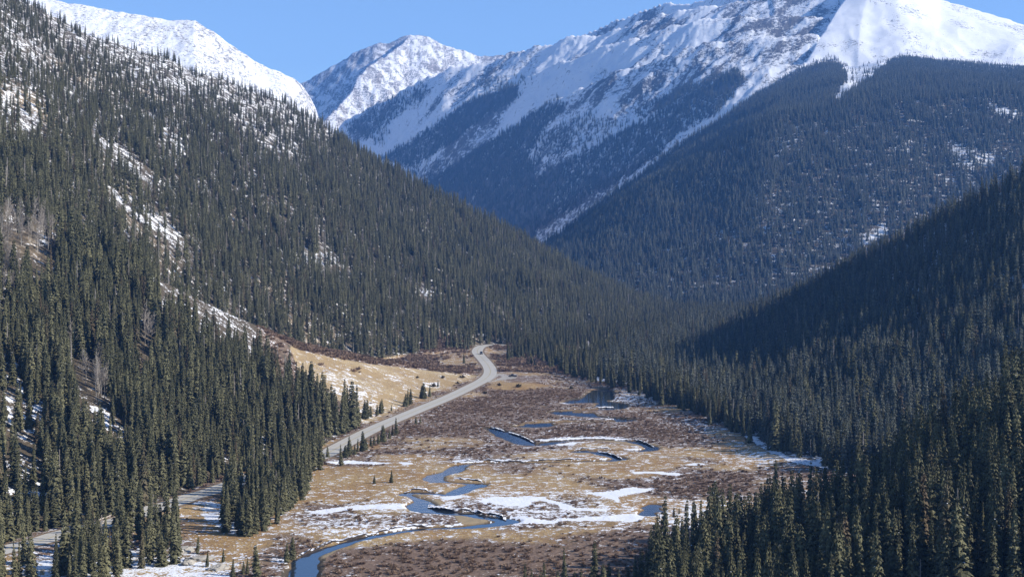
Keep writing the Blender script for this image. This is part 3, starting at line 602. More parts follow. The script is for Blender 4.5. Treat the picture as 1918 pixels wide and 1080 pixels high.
def trunk_mesh(seed, base=.016):
    r = random.Random(seed); mb = MB(); vs = []
    for l, (t, rr) in enumerate(((-.05, 1.25), (.02, 1), (.3, .75), (.65, .42), (.94, .1))):
        for s in range(6):
            a = s * math.pi / 3; vs.append((math.cos(a) * rr * base, math.sin(a) * rr * base, t))
    mb.add(vs, [(l * 6 + s, l * 6 + (s + 1) % 6, l * 6 + 6 + (s + 1) % 6, l * 6 + 6 + s) for l in range(4) for s in range(6)])
    for _ in range(10):     # dead lower stubs
        a = r.uniform(0, 6.28); t = r.uniform(.03, .2); L = r.uniform(.02, .05)
        mb.add([(0, 0, t), (0, 0, t + .004), (math.cos(a) * L, math.sin(a) * L, t + r.uniform(-.01, .01))], [(0, 1, 2)])
    return mb
near_cr, near_tr = [], []
for s in range(6):
    near_cr.append(spruce(100 + s, 26, 9, (.105, .12, .135, .115, .15, .10)[s], 2, .02, (.35, .5, .4, .6, .3, .45)[s]).mesh('spruce_crown', [M_sp, m_snow]))
    near_tr.append(trunk_mesh(200 + s).mesh('spruce_trunk', [m_bark]))
near_snowy = [spruce(150 + s, 26, 9, (.11, .13, .12)[s], 2, .12, .45).mesh('spruce_crown', [M_sp, m_snow]) for s in range(3)]
mid_cr = [spruce(300 + s, 17, 8, (.105, .125, .14, .115)[s], 1, .04).mesh('mid_spruce', [M_sp, m_snow]) for s in range(4)]
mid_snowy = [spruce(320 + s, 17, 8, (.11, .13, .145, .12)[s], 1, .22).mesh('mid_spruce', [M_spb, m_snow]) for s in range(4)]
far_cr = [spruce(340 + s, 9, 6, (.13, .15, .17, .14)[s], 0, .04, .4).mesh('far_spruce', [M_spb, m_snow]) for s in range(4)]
def proto(me): return bpy.data.objects.new(me.name + '_source', me)
def snag(seed):
    r = random.Random(seed); mb = MB(); k_ = 6
    vs = [(math.cos(a * 1.047) * rr, math.sin(a * 1.047) * rr, t) for t, rr in ((-.03, .017), (.4, .012), (.85, .005)) for a in range(6)]
    mb.add(vs, [(l * 6 + q, l * 6 + (q + 1) % 6, l * 6 + 6 + (q + 1) % 6, l * 6 + 6 + q) for l in range(2) for q in range(6)])
    for _ in range(70):
        a = r.uniform(0, 6.28); t = r.uniform(.2, .84); L = .10 * (1.05 - t) * r.uniform(.5, 1.1); w = .006
        mb.add([(0, 0, t + w), (0, 0, t - w), (math.cos(a) * L, math.sin(a) * L, t - .3 * L)], [(0, 1, 2)])
    return mb.mesh('dead_spruce', [m_snag])
m_snag, nt, b = new_mat('dead grey wood'); nt.links.new(mix(nt, noise(nt, 4, 4), (.16, .14, .12), (.34, .31, .28)), b.inputs['Base Color'])
P_snag = [proto(snag(77))]
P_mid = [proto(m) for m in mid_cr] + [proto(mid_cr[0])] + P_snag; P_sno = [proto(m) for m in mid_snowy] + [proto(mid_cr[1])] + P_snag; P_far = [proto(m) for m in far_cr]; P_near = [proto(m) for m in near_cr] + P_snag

def scatter_gn(name, pts, hs, wd, vi, protos, label, cat):
    n = len(pts); me = bpy.data.meshes.new(name); me.vertices.add(n); me.vertices.foreach_set('co', np.asarray(pts, np.float32).ravel())
    for an, dt, v in (('th', 'FLOAT', hs), ('tw', 'FLOAT', wd), ('tr', 'FLOAT', RNG.uniform(0, 6.28, n)), ('vi', 'INT', vi)):
        a = me.attributes.new(an, dt, 'POINT'); a.data.foreach_set('value', np.asarray(v, np.float32 if dt == 'FLOAT' else np.int32))
    o = link(name, me); o['kind'] = 'stuff'; o['label'] = label; o['category'] = cat
    ng = bpy.data.node_groups.new(name, 'GeometryNodeTree')
    ng.interface.new_socket('Geometry', in_out='INPUT', socket_type='NodeSocketGeometry'); ng.interface.new_socket('Geometry', in_out='OUTPUT', socket_type='NodeSocketGeometry')
    gi = ng.nodes.new('NodeGroupInput'); go = ng.nodes.new('NodeGroupOutput'); ip = ng.nodes.new('GeometryNodeInstanceOnPoints'); jn = ng.nodes.new('GeometryNodeJoinGeometry')
    for p in reversed(protos):
        oi = ng.nodes.new('GeometryNodeObjectInfo'); oi.inputs['Object'].default_value = p; oi.inputs['As Instance'].default_value = True
        ng.links.new(oi.outputs['Geometry'], jn.inputs[0])
    def na(a, t):
        q = ng.nodes.new('GeometryNodeInputNamedAttribute'); q.data_type = t; q.inputs[0].default_value = a
        return [s for s in q.outputs if s.enabled][0]
    cs = ng.nodes.new('ShaderNodeCombineXYZ'); cr = ng.nodes.new('ShaderNodeCombineXYZ')
    tw = na('tw', 'FLOAT'); ng.links.new(tw, cs.inputs[0]); ng.links.new(tw, cs.inputs[1]); ng.links.new(na('th', 'FLOAT'), cs.inputs[2]); ng.links.new(na('tr', 'FLOAT'), cr.inputs[2])
    ng.links.new(gi.outputs[0], ip.inputs['Points']); ng.links.new(jn.outputs[0], ip.inputs['Instance'])
    ip.inputs['Pick Instance'].default_value = True; ng.links.new(na('vi', 'INT'), ip.inputs['Instance Index'])
    ng.links.new(cr.outputs[0], ip.inputs['Rotation']); ng.links.new(cs.outputs[0], ip.inputs['Scale']); ng.links.new(ip.outputs[0], go.inputs[0])
    o.modifiers.new('scatter', 'NODES').node_group = ng
    return o

# horizon of the ground, column by column, to leave out trees that no nearby viewpoint could see
ang = (ZZ - H) / YY; run = np.maximum.accumulate(ang, axis=0)
def seen(x, y, ztop, slack=12):
    u = x / y; j = np.clip(np.searchsorted(U, u), 0, NC - 1); i = np.clip(np.searchsorted(Yr, y) - 2, 0, NR - 1)
    return (ztop + slack - H) / y > run[i, j]
def candidates(y0, y1, spacing, u0=-.42, u1=.44):
    area = (u1 - u0) * (y1 ** 2 - y0 ** 2) / 2; n = int(area / spacing ** 2)
    y = np.sqrt(RNG.uniform(y0 ** 2, y1 ** 2, n)); u = RNG.uniform(u0, u1, n); return u * y, y
def thin(x, y, r):     # drop trees standing closer than r to another
    key = {}; keep = np.zeros(len(x), bool)
    for q in range(len(x)):
        a, b_ = int(math.floor(x[q] / r)), int(math.floor(y[q] / r)); ok = True
        for da in (-1, 0, 1):
            for db in (-1, 0, 1):
                for p in key.get((a + da, b_ + db), ()):
                    if (x[p] - x[q]) ** 2 + (y[p] - y[q]) ** 2 < r * r: ok = False
        if ok: keep[q] = True; key.setdefault((a, b_), []).append(q)
    return keep
road_kd = road_c
def off_road(x, y, m=6.5):
    ok = np.ones(len(x), bool); idx_ = np.where(y < 1150)[0]
    for s in range(0, len(idx_), 4000):
        q = idx_[s:s + 4000]; d = np.min(np.hypot(x[q][:, None] - road_c[None, ::3, 0], y[q][:, None] - road_c[None, ::3, 1]), 1); ok[q] = d > m
    return ok
def wfat(x, y):
    u = x / y; j = np.clip(np.searchsorted(U, u), 0, NC - 1); i = np.clip(np.searchsorted(Yr, y), 0, NR - 1); return WF[i, j]
T = []
for (y0, y1, spc, rmin) in ((110, 222, 3.0, 2.2), (222, 700, 2.55, 1.9), (700, 1750, 3.6, 2.5), (1750, 5500, 5.9, 0)):
    x, y = candidates(y0, y1, spc); z = zat(x, y); idn = idat(x, y)
    d = forest_density(x, y, z, idn); keep = RNG.random(len(x)) < d
    x, y, z, idn = x[keep], y[keep], z[keep], idn[keep]
    keep = ((y < 240) | seen(x, y, z + 20)) & off_road(x, y); x, y, z, idn = x[keep], y[keep], z[keep], idn[keep]
    if rmin: keep = thin(x, y, rmin); x, y, z, idn = x[keep], y[keep], z[keep], idn[keep]
    n = len(x)
    hh = np.clip(RNG.normal(1, .22, n) + .30 * fbm(x, y, 28, 3, 311), .4, 1.5)
    px, py = proj(x, y, z)
    base = np.select([idn == 0, idn == 1, idn == 2, idn == 3, idn == 4, idn == 5, idn == 6], [10.5, 13.2, 12.5, 12., 14., 13., 16.], 12.)
    base = np.where((idn == 2), 12.8 - 5 * sstep(330, 100, py), base)
    base = np.where((idn == 5), 14 - 6 * sstep(70, -20, py - np.interp(px, TL[:, 0], TL[:, 1])), base)
    base = np.where((idn == 5) & (py < np.interp(px, TL[:, 0], TL[:, 1]) - 6), 4, base)
    base = np.where((idn == 0) & (y < 420), 10.5, base)
    hgt = base * hh; room = np.where(y < 226, H - .236 * y - z, 99)
    k2 = room > 3.5; hgt = np.minimum(hgt, room)
    T.append(np.stack([x, y, z - .25, hgt, idn], 1)[k2])
T = np.vstack(T)
print('trees', len(T))

# individually placed trees: (px, py of the base, height in survey pixels)
LONE = [(370, 1036, 34, 'young spruce on the tan bank at lower left'), (388, 1060, 30, 'slim young spruce beside the pale boulders'), (418, 1052, 26, 'small cone shaped spruce alone on tan grass'), (436, 1082, 38, 'spruce cut by the bottom edge below the pale boulders'), (456, 1074, 26, 'left tree of a small dark pair near the stream mouth'), (463, 1074, 32, 'right tree of a small dark pair near the stream mouth'), (481, 1079, 62, 'tall olive spruce left of the stream at the bottom'), (537, 1052, 38, 'thin spruce on the near stream bank'), (547, 1048, 44, 'dark spruce beside a snow patch on the near stream bank'), (733, 903, 25, 'lone dark spruce standing on the tan marsh'), (701, 905, 17, 'thin brown sapling left of the lone marsh spruce'), (639, 872, 42, 'bushy spruce between the road and the marsh'), (607, 863, 16, 'small sapling at the road edge by the forest end'), (614, 856, 22, 'slim sapling at the road edge by the forest end'),
        (779, 794, 16, 'left tree of a lone pair below the road'), (787, 793, 15, 'right tree of a lone pair below the road'), (869, 680, 20, 'small dark spruce in the willows before the road bend'), (933, 677, 11, 'small dark spruce right of the road bend'), (952, 677, 38, 'tall dark spruce standing alone behind the road bend'), (820, 724, 14, 'squat dark bush tree on the meadow snow patch'), (733, 769, 12, 'small round spruce beside the straight road'), (742, 692, 8, 'left of three tiny spruces high on the tan meadow'), (754, 693, 9, 'middle of three tiny spruces high on the tan meadow'), (763, 694, 8, 'right of three tiny spruces high on the tan meadow'),
        (1262, 968, 20, 'small spruce at the right end of the marsh snow'), (1272, 962, 14, 'low round spruce behind the small marsh edge spruce'), (1284, 957, 15, 'dark sapling on the speckled snow at the marsh edge'), (1235, 971, 11, 'tiny sapling beside the small frozen pool'), (1300, 952, 18, 'young spruce leaning toward the snow at the marsh edge'), (989, 685, 27, 'dark spruce clump tree on the flat beyond the turnout'), (996, 684, 22, 'shorter spruce on the flat beyond the turnout'), (1001, 688, 18, 'slim spruce on the flat beyond the turnout')]
jit = random.Random(5)
SOUTH = [(646, 855, 22), (652, 853, 26), (658, 851, 30), (664, 849, 33), (670, 847, 28), (676, 846, 30), (682, 843, 37), (688, 840, 34), (694, 837, 36), (699, 834, 28), (706, 829, 26), (713, 827, 31), (721, 825, 32), (727, 819, 26), (737, 817, 33), (745, 815, 35)]
NORTH = [(676, 783, 34), (684, 779, 42), (690, 777, 34), (697, 776, 36), (705, 775, 34), (711, 774, 26), (718, 773, 38), (666, 786, 30), (757, 759, 30), (764, 757, 30), (771, 756, 28), (789, 748, 22), (795, 747, 32), (802, 743, 20), (660, 790, 36), (652, 792, 40)]
EDGE = [(984, 1051, 262), (995, 1061, 258), (1008, 1066, 255), (1023, 1049, 268), (1042, 1064, 262), (1058, 1021, 283), (1072, 1068, 260), (1088, 1060, 264), (1113, 1009, 290), (1129, 1053, 275), (1141, 1051, 280), (1160, 1060, 270), (1175, 1056, 272), (1190, 1033, 285), (1204, 1026, 288), (1222, 1020, 290)]
SOUTH = [(a + jit.uniform(-3, 3), b_ + jit.uniform(-2.5, 2.5), c_ * jit.uniform(.55, 1.25)) for a, b_, c_ in SOUTH]; NORTH = [(a + jit.uniform(-3, 3), b_ + jit.uniform(-2, 2), c_ * jit.uniform(.6, 1.2)) for a, b_, c_ in NORTH]
ordn = ['first', 'second', 'third', 'fourth', 'fifth', 'sixth', 'seventh', 'eighth', 'ninth', 'tenth', 'eleventh', 'twelfth', 'thirteenth', 'fourteenth', 'fifteenth', 'sixteenth']
IND = []      # (x, y, z, h, label, group)
def ground_at(px, py):
    z = .4
    for _ in range(6):
        x, y = GR(px, py, z)
        z = float(zat(np.array([x]), np.array([y]))[0])
    return x, y, z
for px, py, hp, lab in LONE:
    x, y, z = ground_at(px, py); IND.append((x, y, z, hp / F * y, lab, None))
for lst, lab, grp in ((sorted(SOUTH), '{} spruce from the left in the row between road and marsh', 'roadside spruces on the marsh side'), (sorted(NORTH), '{} spruce from the left in the row above the straight road', 'roadside spruces on the meadow side')):
    for q, (px, py, hp) in enumerate(lst):
        x, y, z = ground_at(px, py); IND.append((x, y, z, hp / F * y, lab.format(ordn[q]), grp))
for q, (px, py, Y) in enumerate(EDGE):
    x = (px - CX) / F * Y; z = float(zat(np.array([x]), np.array([float(Y)]))[0])
    IND.append((x, Y, z, max(4, PZ(py, Y) - z), f'{ordn[q]} spruce top from the left poking up along the bottom edge', 'spruce tops along the bottom edge'))

# of the scattered trees take those that show largest in the photo
sx, sy = .4, .4
buf = np.zeros((int(1080 * sy), int(1918 * sx)), bool)
Tn = T[T[:, 1] < 720]; order = np.argsort(Tn[:, 1]); vis = np.zeros(len(Tn))
for q in order:
    x, y, z, hgt, _ = Tn[q]; px, pt = proj(x, y, z + hgt); _, pb = proj(x, y, z); wpx = hgt * .115 / y * F
    r0, r1 = int(max(0, pt * sy)), int(min(buf.shape[0], pb * sy))
    for r in range(r0, r1):
        ww = wpx * min(1., (r / sy - pt) / (pb - pt) * 1.1 + .05); c0, c1 = int(max(0, (px - ww) * sx)), int(min(buf.shape[1], (px + ww) * sx + 1))
        if c1 > c0:
            seg = buf[r, c0:c1]; vis[q] += (~seg).sum(); seg[:] = True
pick = np.argsort(-vis)[:300 - len(IND)]
print('individual', len(IND) + len(pick), 'least visible area', vis[pick[-1]] if len(pick) else 0)
rest = np.vstack([np.delete(Tn, pick, 0), T[T[:, 1] >= 720]])
def stand_label(x, y, z, hgt, idn):
    px, py = proj(x, y, z + hgt * .6)
    tall = 'tall' if hgt > 17.5 else 'short' if hgt < 12.5 else 'mid sized'
    if idn == 4 or (idn in (0, 3) and px > 1150):
        s = 'left end' if px < 1330 else 'left part' if px < 1480 else 'middle' if px < 1640 else 'right part' if px < 1790 else 'right edge'
        d_ = 'front row' if py > 985 else 'second rank' if py > 900 else 'third rank' if py > 820 else 'back rank'
        return f'{tall} spruce in lower right stand, {s}, {d_}', 'spruces of the lower right stand'
    if idn == 0 and px < 640 and y < 470:
        if px > 400: 
            s = 'upper end' if py < 880 else 'middle' if py < 930 else 'lower tip'
            return f'{tall} spruce in the clump between road and marsh, {s}', 'spruces in the clump between road and marsh'
        s = 'left side' if px < 160 else 'middle' if px < 250 else 'right side'
        return f'{tall} spruce in the snowy clump below the left road, {s}', 'spruces in the snowy clump below the road'
    s = 'by the left edge' if px < 130 else 'left of the snow opening' if px < 260 else 'right of the snow opening' if px < 400 else 'toward the meadow'
    d_ = 'just above the road' if py > 860 else 'low on the slope' if py > 760 else 'halfway up the slope'
    return f'{tall} hillside spruce {s}, {d_}', 'spruces on the near left hillside'
for q in pick:
    x, y, z, hgt, idn = Tn[q]; lab, grp = stand_label(x, y, z, hgt, int(idn)); IND.append((x, y, z, hgt, lab, grp))
kit = []
for s in range(6):
    r_ = bpy.data.objects.new('spruce_tree', None)
    kit.append((near_cr[s], near_tr[s]))
first = None
for q, (x, y, z, hgt, lab, grp) in enumerate(IND):
    cr, tr = kit[q % 6]
    if q % 9 == 4: cr = near_snowy[q % 3]
    wf = random.uniform(.78, 1.12) * (random.uniform(1.3, 2.0) if hgt < 9 else 1.0)
    if first is None:
        root = thing('spruce_tree', lab, 'tree', (x, y, z - .1), 0, grp); co = link('crown', cr, root); to = link('trunk', tr, root); first = (root, co, to)
    else:
        root = first[0].copy(); C.objects.link(root); root['label'] = lab; 
        if 'group' in root: del root['group']
        if grp: root['group'] = grp
        co = first[1].copy(); co.data = cr; co.parent = root; C.objects.link(co)
        to = first[2].copy(); to.data = tr; to.parent = root; C.objects.link(to)
    root.location = (x, y, z - .1); root.rotation_euler = (random.uniform(-.045, .045), random.uniform(-.045, .045), random.uniform(0, 6.28)); root.scale = (hgt * wf, hgt * wf, hgt)
# the remaining thousands, one wood per landform
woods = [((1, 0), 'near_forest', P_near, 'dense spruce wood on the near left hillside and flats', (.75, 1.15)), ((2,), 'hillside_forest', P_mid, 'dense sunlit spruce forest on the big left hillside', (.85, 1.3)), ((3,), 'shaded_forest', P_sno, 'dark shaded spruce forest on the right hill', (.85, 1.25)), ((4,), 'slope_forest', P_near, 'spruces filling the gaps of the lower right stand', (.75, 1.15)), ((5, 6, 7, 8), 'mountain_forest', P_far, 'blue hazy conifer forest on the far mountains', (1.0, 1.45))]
for ids, nme, pr_, lab, fat in woods:
    t = rest[np.isin(rest[:, 4].astype(int), ids)]
    if not len(t): continue
    print(nme, len(t))
    n = len(t); scatter_gn(nme, t[:, :3], t[:, 3], t[:, 3] * RNG.uniform(*fat, n), np.where((RNG.random(n) < .04) & (len(pr_) > 5), len(pr_) - 1, RNG.integers(0, max(4, len(pr_) - 1), n)), pr_, lab, 'forest')

# ------------------------------------------------------------------ leafless aspens
m_asp, nt, b = new_mat('aspen bark'); nt.links.new(mix(nt, noise(nt, 5, 4), (.26, .235, .20), (.45, .42, .37)), b.inputs['Base Color'])
m_twig, nt, b = new_mat('aspen twigs'); nt.links.new(mix(nt, noise(nt, 5, 4), (.20, .17, .14), (.34, .30, .26)), b.inputs['Base Color'])
def limb(mb, p, d, L, r0, r1):
    q = p + d * L; a = d.orthogonal().normalized(); b_ = d.cross(a)
    vs = [tuple(p + (a * math.cos(t) + b_ * math.sin(t)) * r0) for t in (0, 2.1, 4.2)] + [tuple(q + (a * math.cos(t) + b_ * math.sin(t)) * r1) for t in (0, 2.1, 4.2)]
    mb.add(vs, [(0, 1, 4, 3), (1, 2, 5, 4), (2, 0, 3, 5)]); return q
asp = []
for s in range(3):
    r = random.Random(900 + s); tb = MB(); cb = MB()
    p = Vector((0, 0, -.3)); d = Vector((0, 0, 1)); rr = .012
    for k_ in range(5):
        q = limb(tb, p, d, .22 if k_ else .5, rr, rr * .72); 
        p = q; rr *= .72; d = (d + Vector((r.uniform(-.08, .08), r.uniform(-.08, .08), 0))).normalized()
    for k_ in range(34):
        t = r.uniform(.3, .98); a = r.uniform(0, 6.28); el = r.uniform(.5, 1.1)
        d = Vector((math.cos(a) * math.cos(el), math.sin(a) * math.cos(el), math.sin(el)))
        L = .26 * (1.1 - t); q = limb(cb, Vector((0, 0, t)), d, L, .004, .002)
        for _ in range(4):
            d2 = (d + Vector((r.uniform(-.7, .7), r.uniform(-.7, .7), r.uniform(0, .5)))).normalized(); limb(cb, Vector((0, 0, t)) + d * L * r.uniform(.3, 1), d2, L * .6, .0028, .001)
    asp.append((tb.mesh('aspen_trunk', [m_asp]), cb.mesh('aspen_twigs', [m_twig])))
AREAS = [(ASPEN[0], 44, 11, 'at the upper left edge of the near hillside'), (ASPEN[1], 18, 10, 'by the left edge above the snow opening'), (ASPEN[2], 16, 10, 'in the snowy opening on the near left hillside'), (ASPEN[3], 5, 12, 'in the dark spruces on the near left hillside'), (ASPEN[4], 8, 9, 'beside the pale clearing of the upper left hillside')]
first = None; q = 0
for pts, cnt, hgt, where in AREAS:
    pa = np.array(pts); got = 0
    for _ in range(4000):
        if got >= cnt: break
        px, py = random.uniform(pa[:, 0].min(), pa[:, 0].max()), random.uniform(pa[:, 1].min(), pa[:, 1].max())
        if poly(np.array([px]), np.array([py]), pts, 1)[0] < .5: continue
        # walk out along the bearing to the hillside
        u = (px - CX) / F; a = (HY - py) / F
        yy = np.arange(340, 1300, 2.0); zz = zat(u * yy, yy); hit = np.where(zz > H + a * yy)[0]
        if not len(hit): continue
        y = yy[hit[0]]; x = u * y; z = zz[hit[0]]; h_ = hgt * random.uniform(.7, 1.25)
        lab = f'pale grey leafless aspen {where}'
        if first is None:
            root = thing('bare_aspen', lab, 'tree', (x, y, z), 0, 'leafless aspens ' + where); co = link('branches', asp[0][1], root); to = link('trunk', asp[0][0], root); first = (root, co, to)
        else:
            root = first[0].copy(); C.objects.link(root); root['label'] = lab; root['group'] = 'leafless aspens ' + where
            co = first[1].copy(); co.data = asp[q % 3][1]; co.parent = root; C.objects.link(co)
            to = first[2].copy(); to.data = asp[q % 3][0]; to.parent = root; C.objects.link(to)
        root.location = (x, y, z - .2); root.rotation_euler = (0, 0, random.uniform(0, 6.28)); root.scale = (h_ * 1.1, h_ * 1.1, h_); got += 1; q += 1

# ------------------------------------------------------------------ willow thickets on the marsh
m_wil, nt, b = new_mat('willow stems')
r_ = N(nt, 'ShaderNodeObjectInfo').outputs['Random']
nt.links.new(mix(nt, r_, (.125, .082, .058), (.28, .195, .135)), b.inputs['Base Color'])
wil = []
for s in range(4):
    r = random.Random(700 + s); mb = MB()
    for k_ in range(46):
        a = r.uniform(0, 6.28); ra = r.uniform(0, .55); el = r.uniform(.65, 1.45); L = r.uniform(.55, 1.0); x0, y0 = math.cos(a) * ra * .6, math.sin(a) * ra * .6
        dx, dy, dz = math.cos(a) * math.cos(el) * L, math.sin(a) * math.cos(el) * L, math.sin(el) * L; ww = r.uniform(.05, .11); t = r.uniform(0, 6.28)
        mb.add([(x0, y0, -.05), (x0 + dx * .7 + ww * math.cos(t), y0 + dy * .7 + ww * math.sin(t), dz * .75), (x0 + dx, y0 + dy, dz), (x0 + dx * .7 - ww * math.cos(t), y0 + dy * .7 - ww * math.sin(t), dz * .75)], [(0, 1, 2, 3)])
    wil.append(proto(mb.mesh('willow_bush', [m_wil])))
x, y = candidates(262, 1060, 1.35, -.30, .34); z = zat(x, y)
u = x / y; j = np.clip(np.searchsorted(U, u), 0, NC - 1); i = np.clip(np.searchsorted(Yr, y), 0, NR - 1)
wv_ = willow[i, j] * (1 - .9 * np.clip((snow[i, j] - .45) / .2, 0, 1)); idn = ID[i, j]
keep = (RNG.random(len(x)) < sstep(.38, 1.0, wv_) * .62) & (WF[i, j] > 1.0) & (wfat(x, y + 5) > .5) & (wfat(x, y + 9) > .5) & off_road(x, y, 6) & (np.hypot((x - tcx - 4), (y - tcy) / 2.4) > 17) & ((idn == 0) | (idn == 1) | (idn == 2)); x, y, z = x[keep], y[keep], z[keep]; px, py = proj(x, y, z)
keep = seen(x, y, z + 1, 2); x, y, z, px, py = x[keep], y[keep], z[keep], px[keep], py[keep]
hh = np.where((py < 700), 1.5, .62) * RNG.uniform(.6, 1.4, len(x))
print('willows', len(x))
o = scatter_gn('willow_thicket', np.stack([x, y, z], 1), hh, hh * RNG.uniform(1.0, 1.6, len(x)), RNG.integers(0, 4, len(x)), wil, 'purple brown leafless willow scrub covering the marsh', 'willow scrub')

m_shr, nt, b = new_mat('dark shrub twigs'); nt.links.new(mix(nt, noise(nt, 3, 3), (.05, .045, .03), (.12, .10, .06)), b.inputs['Base Color'])
def shrub(px, py, hp, seed, label):
    x, y, z = ground_at(px, py); r = random.Random(seed); mb = MB()
    for k_ in range(70):
        a = r.uniform(0, 6.28); el = r.uniform(.3, 1.5); L = r.uniform(.6, 1.1); w = .09; t = r.uniform(0, 6.28); c_ = Vector((math.cos(a) * math.cos(el) * 1.2, math.sin(a) * math.cos(el) * 1.2, math.sin(el))) * L; o_ = Vector((math.cos(t), math.sin(t), .3)) * w
        mb.add([(0, 0, -.1), tuple(c_ * .7 + o_), tuple(c_), tuple(c_ * .7 - o_)], [(0, 1, 2, 3)])
    o = link('low_shrub', mb.mesh('low_shrub', [m_shr])); k_ = hp / F * y; o.scale = (k_, k_, k_); o.location = (x, y, z); tag(o, label, 'shrub', 'dark shrubs on the tan meadow')
for q, (px, py, hp, lab) in enumerate([(618, 669, 6, 'dark shrub near the upper left corner of the tan meadow'), (640, 673, 6, 'dark shrub just below the willow band on the meadow'), (709, 689, 6, 'lone dark shrub in the upper middle of the meadow'), (782, 700, 5, 'left shrub of a pair right of the tiny meadow spruces'), (790, 696, 6, 'right shrub of a pair right of the tiny meadow spruces'), (829, 704, 6, 'dark shrub above the meadow snow patch'), (857, 718, 5, 'dark shrub on the meadow close to the road'), (866, 706, 7, 'dark shrub at the right end of the meadow'), (812, 723, 8, 'dark shrub against the meadow snow patch'), (935, 722, 6, 'dark shrub left on the yellow patch below the turnout'), (971, 725, 8, 'dark shrub right on the yellow patch below the turnout'), (909, 737, 6, 'dark shrub at the left tip of the yellow patch'), (1070, 728, 7, 'dark shrub near the upper pond')]): shrub(px, py, hp, 40 + q, lab)
# ------------------------------------------------------------------ boulders and logs
m_bo, nt, b = new_mat('pale granite'); nt.links.new(mix(nt, noise(nt, 1.5, 8, .7), (.20, .18, .15), (.46, .43, .37)), b.inputs['Base Color'])
def boulder(px, py, sx_, sy_, sz_, seed, label):
    x, y, z = ground_at(px, py); bm = bmesh.new(); bmesh.ops.create_icosphere(bm, subdivisions=4, radius=1)
    co = np.array([v.co for v in bm.verts]); n = fbm(co[:, 0] * 3 + seed, co[:, 1] * 3 + co[:, 2] * 2.1, 2.2, 4, seed); n3 = fbm(co[:, 2] * 5 + seed, co[:, 0] * 4 - co[:, 1] * 3, 1.5, 3, seed + 7)
    for v, a, c_ in zip(bm.verts, n, n3):
        k_ = 1 + .55 * a + .2 * c_; v.co = Vector((v.co.x * sx_ * k_, v.co.y * sy_ * k_, max(v.co.z, -.5) * sz_ * k_))
    me = bpy.data.meshes.new('boulder'); bm.to_mesh(me); bm.free(); me.materials.append(m_bo)
    o = link('boulder', me); o.location = (x, y, z + .1); o.rotation_euler = (0, 0, seed); tag(o, label, 'rock', 'pale boulders at lower left')
boulder(343, 1032, 2.4, 3.4, .9, 3, 'largest pale rock slab left of the tan bank'); boulder(372, 1047, 2.2, 3.0, .6, 5, 'low pale rock slab between two young spruces'); boulder(410, 1064, 1.9, 2.4, .8, 9, 'small flat rock at the right end of the slabs'); boulder(352, 1056, 1.4, 1.6, .8, 12, 'rounded rock half sunk in snow below the slabs')
m_log, nt, b = new_mat('weathered wood'); nt.links.new(mix(nt, noise(nt, 3, 6), (.22, .18, .14), (.5, .45, .38)), b.inputs['Base Color'])
def log(px0, py0, px1, py1, label):
    a = Vector(ground_at(px0, py0)); c_ = Vector(ground_at(px1, py1)); mb = MB(); n = 9; d = (c_ - a)
    ax = d.normalized(); s1 = ax.cross(Vector((0, 0, 1))).normalized(); s2 = ax.cross(s1)
    vs = []
    for k_ in range(9):
        rr = .24 * (1 - .55 * k_ / 8) * random.uniform(.9, 1.1)
        for s in range(7):
            t = s * 6.283 / 7; vs.append(tuple(d * (k_ / 8) + (s1 * math.cos(t) + s2 * math.sin(t)) * rr + Vector((0, 0, .22 + .1 * math.sin(k_)))))
    mb.add(vs, [(k_ * 7 + s, k_ * 7 + (s + 1) % 7, k_ * 7 + 7 + (s + 1) % 7, k_ * 7 + 7 + s) for k_ in range(8) for s in range(7)] + [tuple(range(6, -1, -1)), tuple(range(56, 63))])
    for k_ in range(4):
        p = d * random.uniform(.3, .95); limb(mb, p + Vector((0, 0, .25)), (s1 * random.choice((-1, 1)) + Vector((0, 0, random.uniform(.2, .9)))).normalized(), .8, .05, .02)
    o = link('fallen_log', mb.mesh('fallen_log', [m_log])); o.location = a; tag(o, label, 'log')
log(177, 951, 219, 960, 'long pale fallen log above the left road'); log(240, 975, 262, 977, 'short fallen log beside the left road'); log(196, 944, 186, 936, 'weathered log lying up the bank above the road')

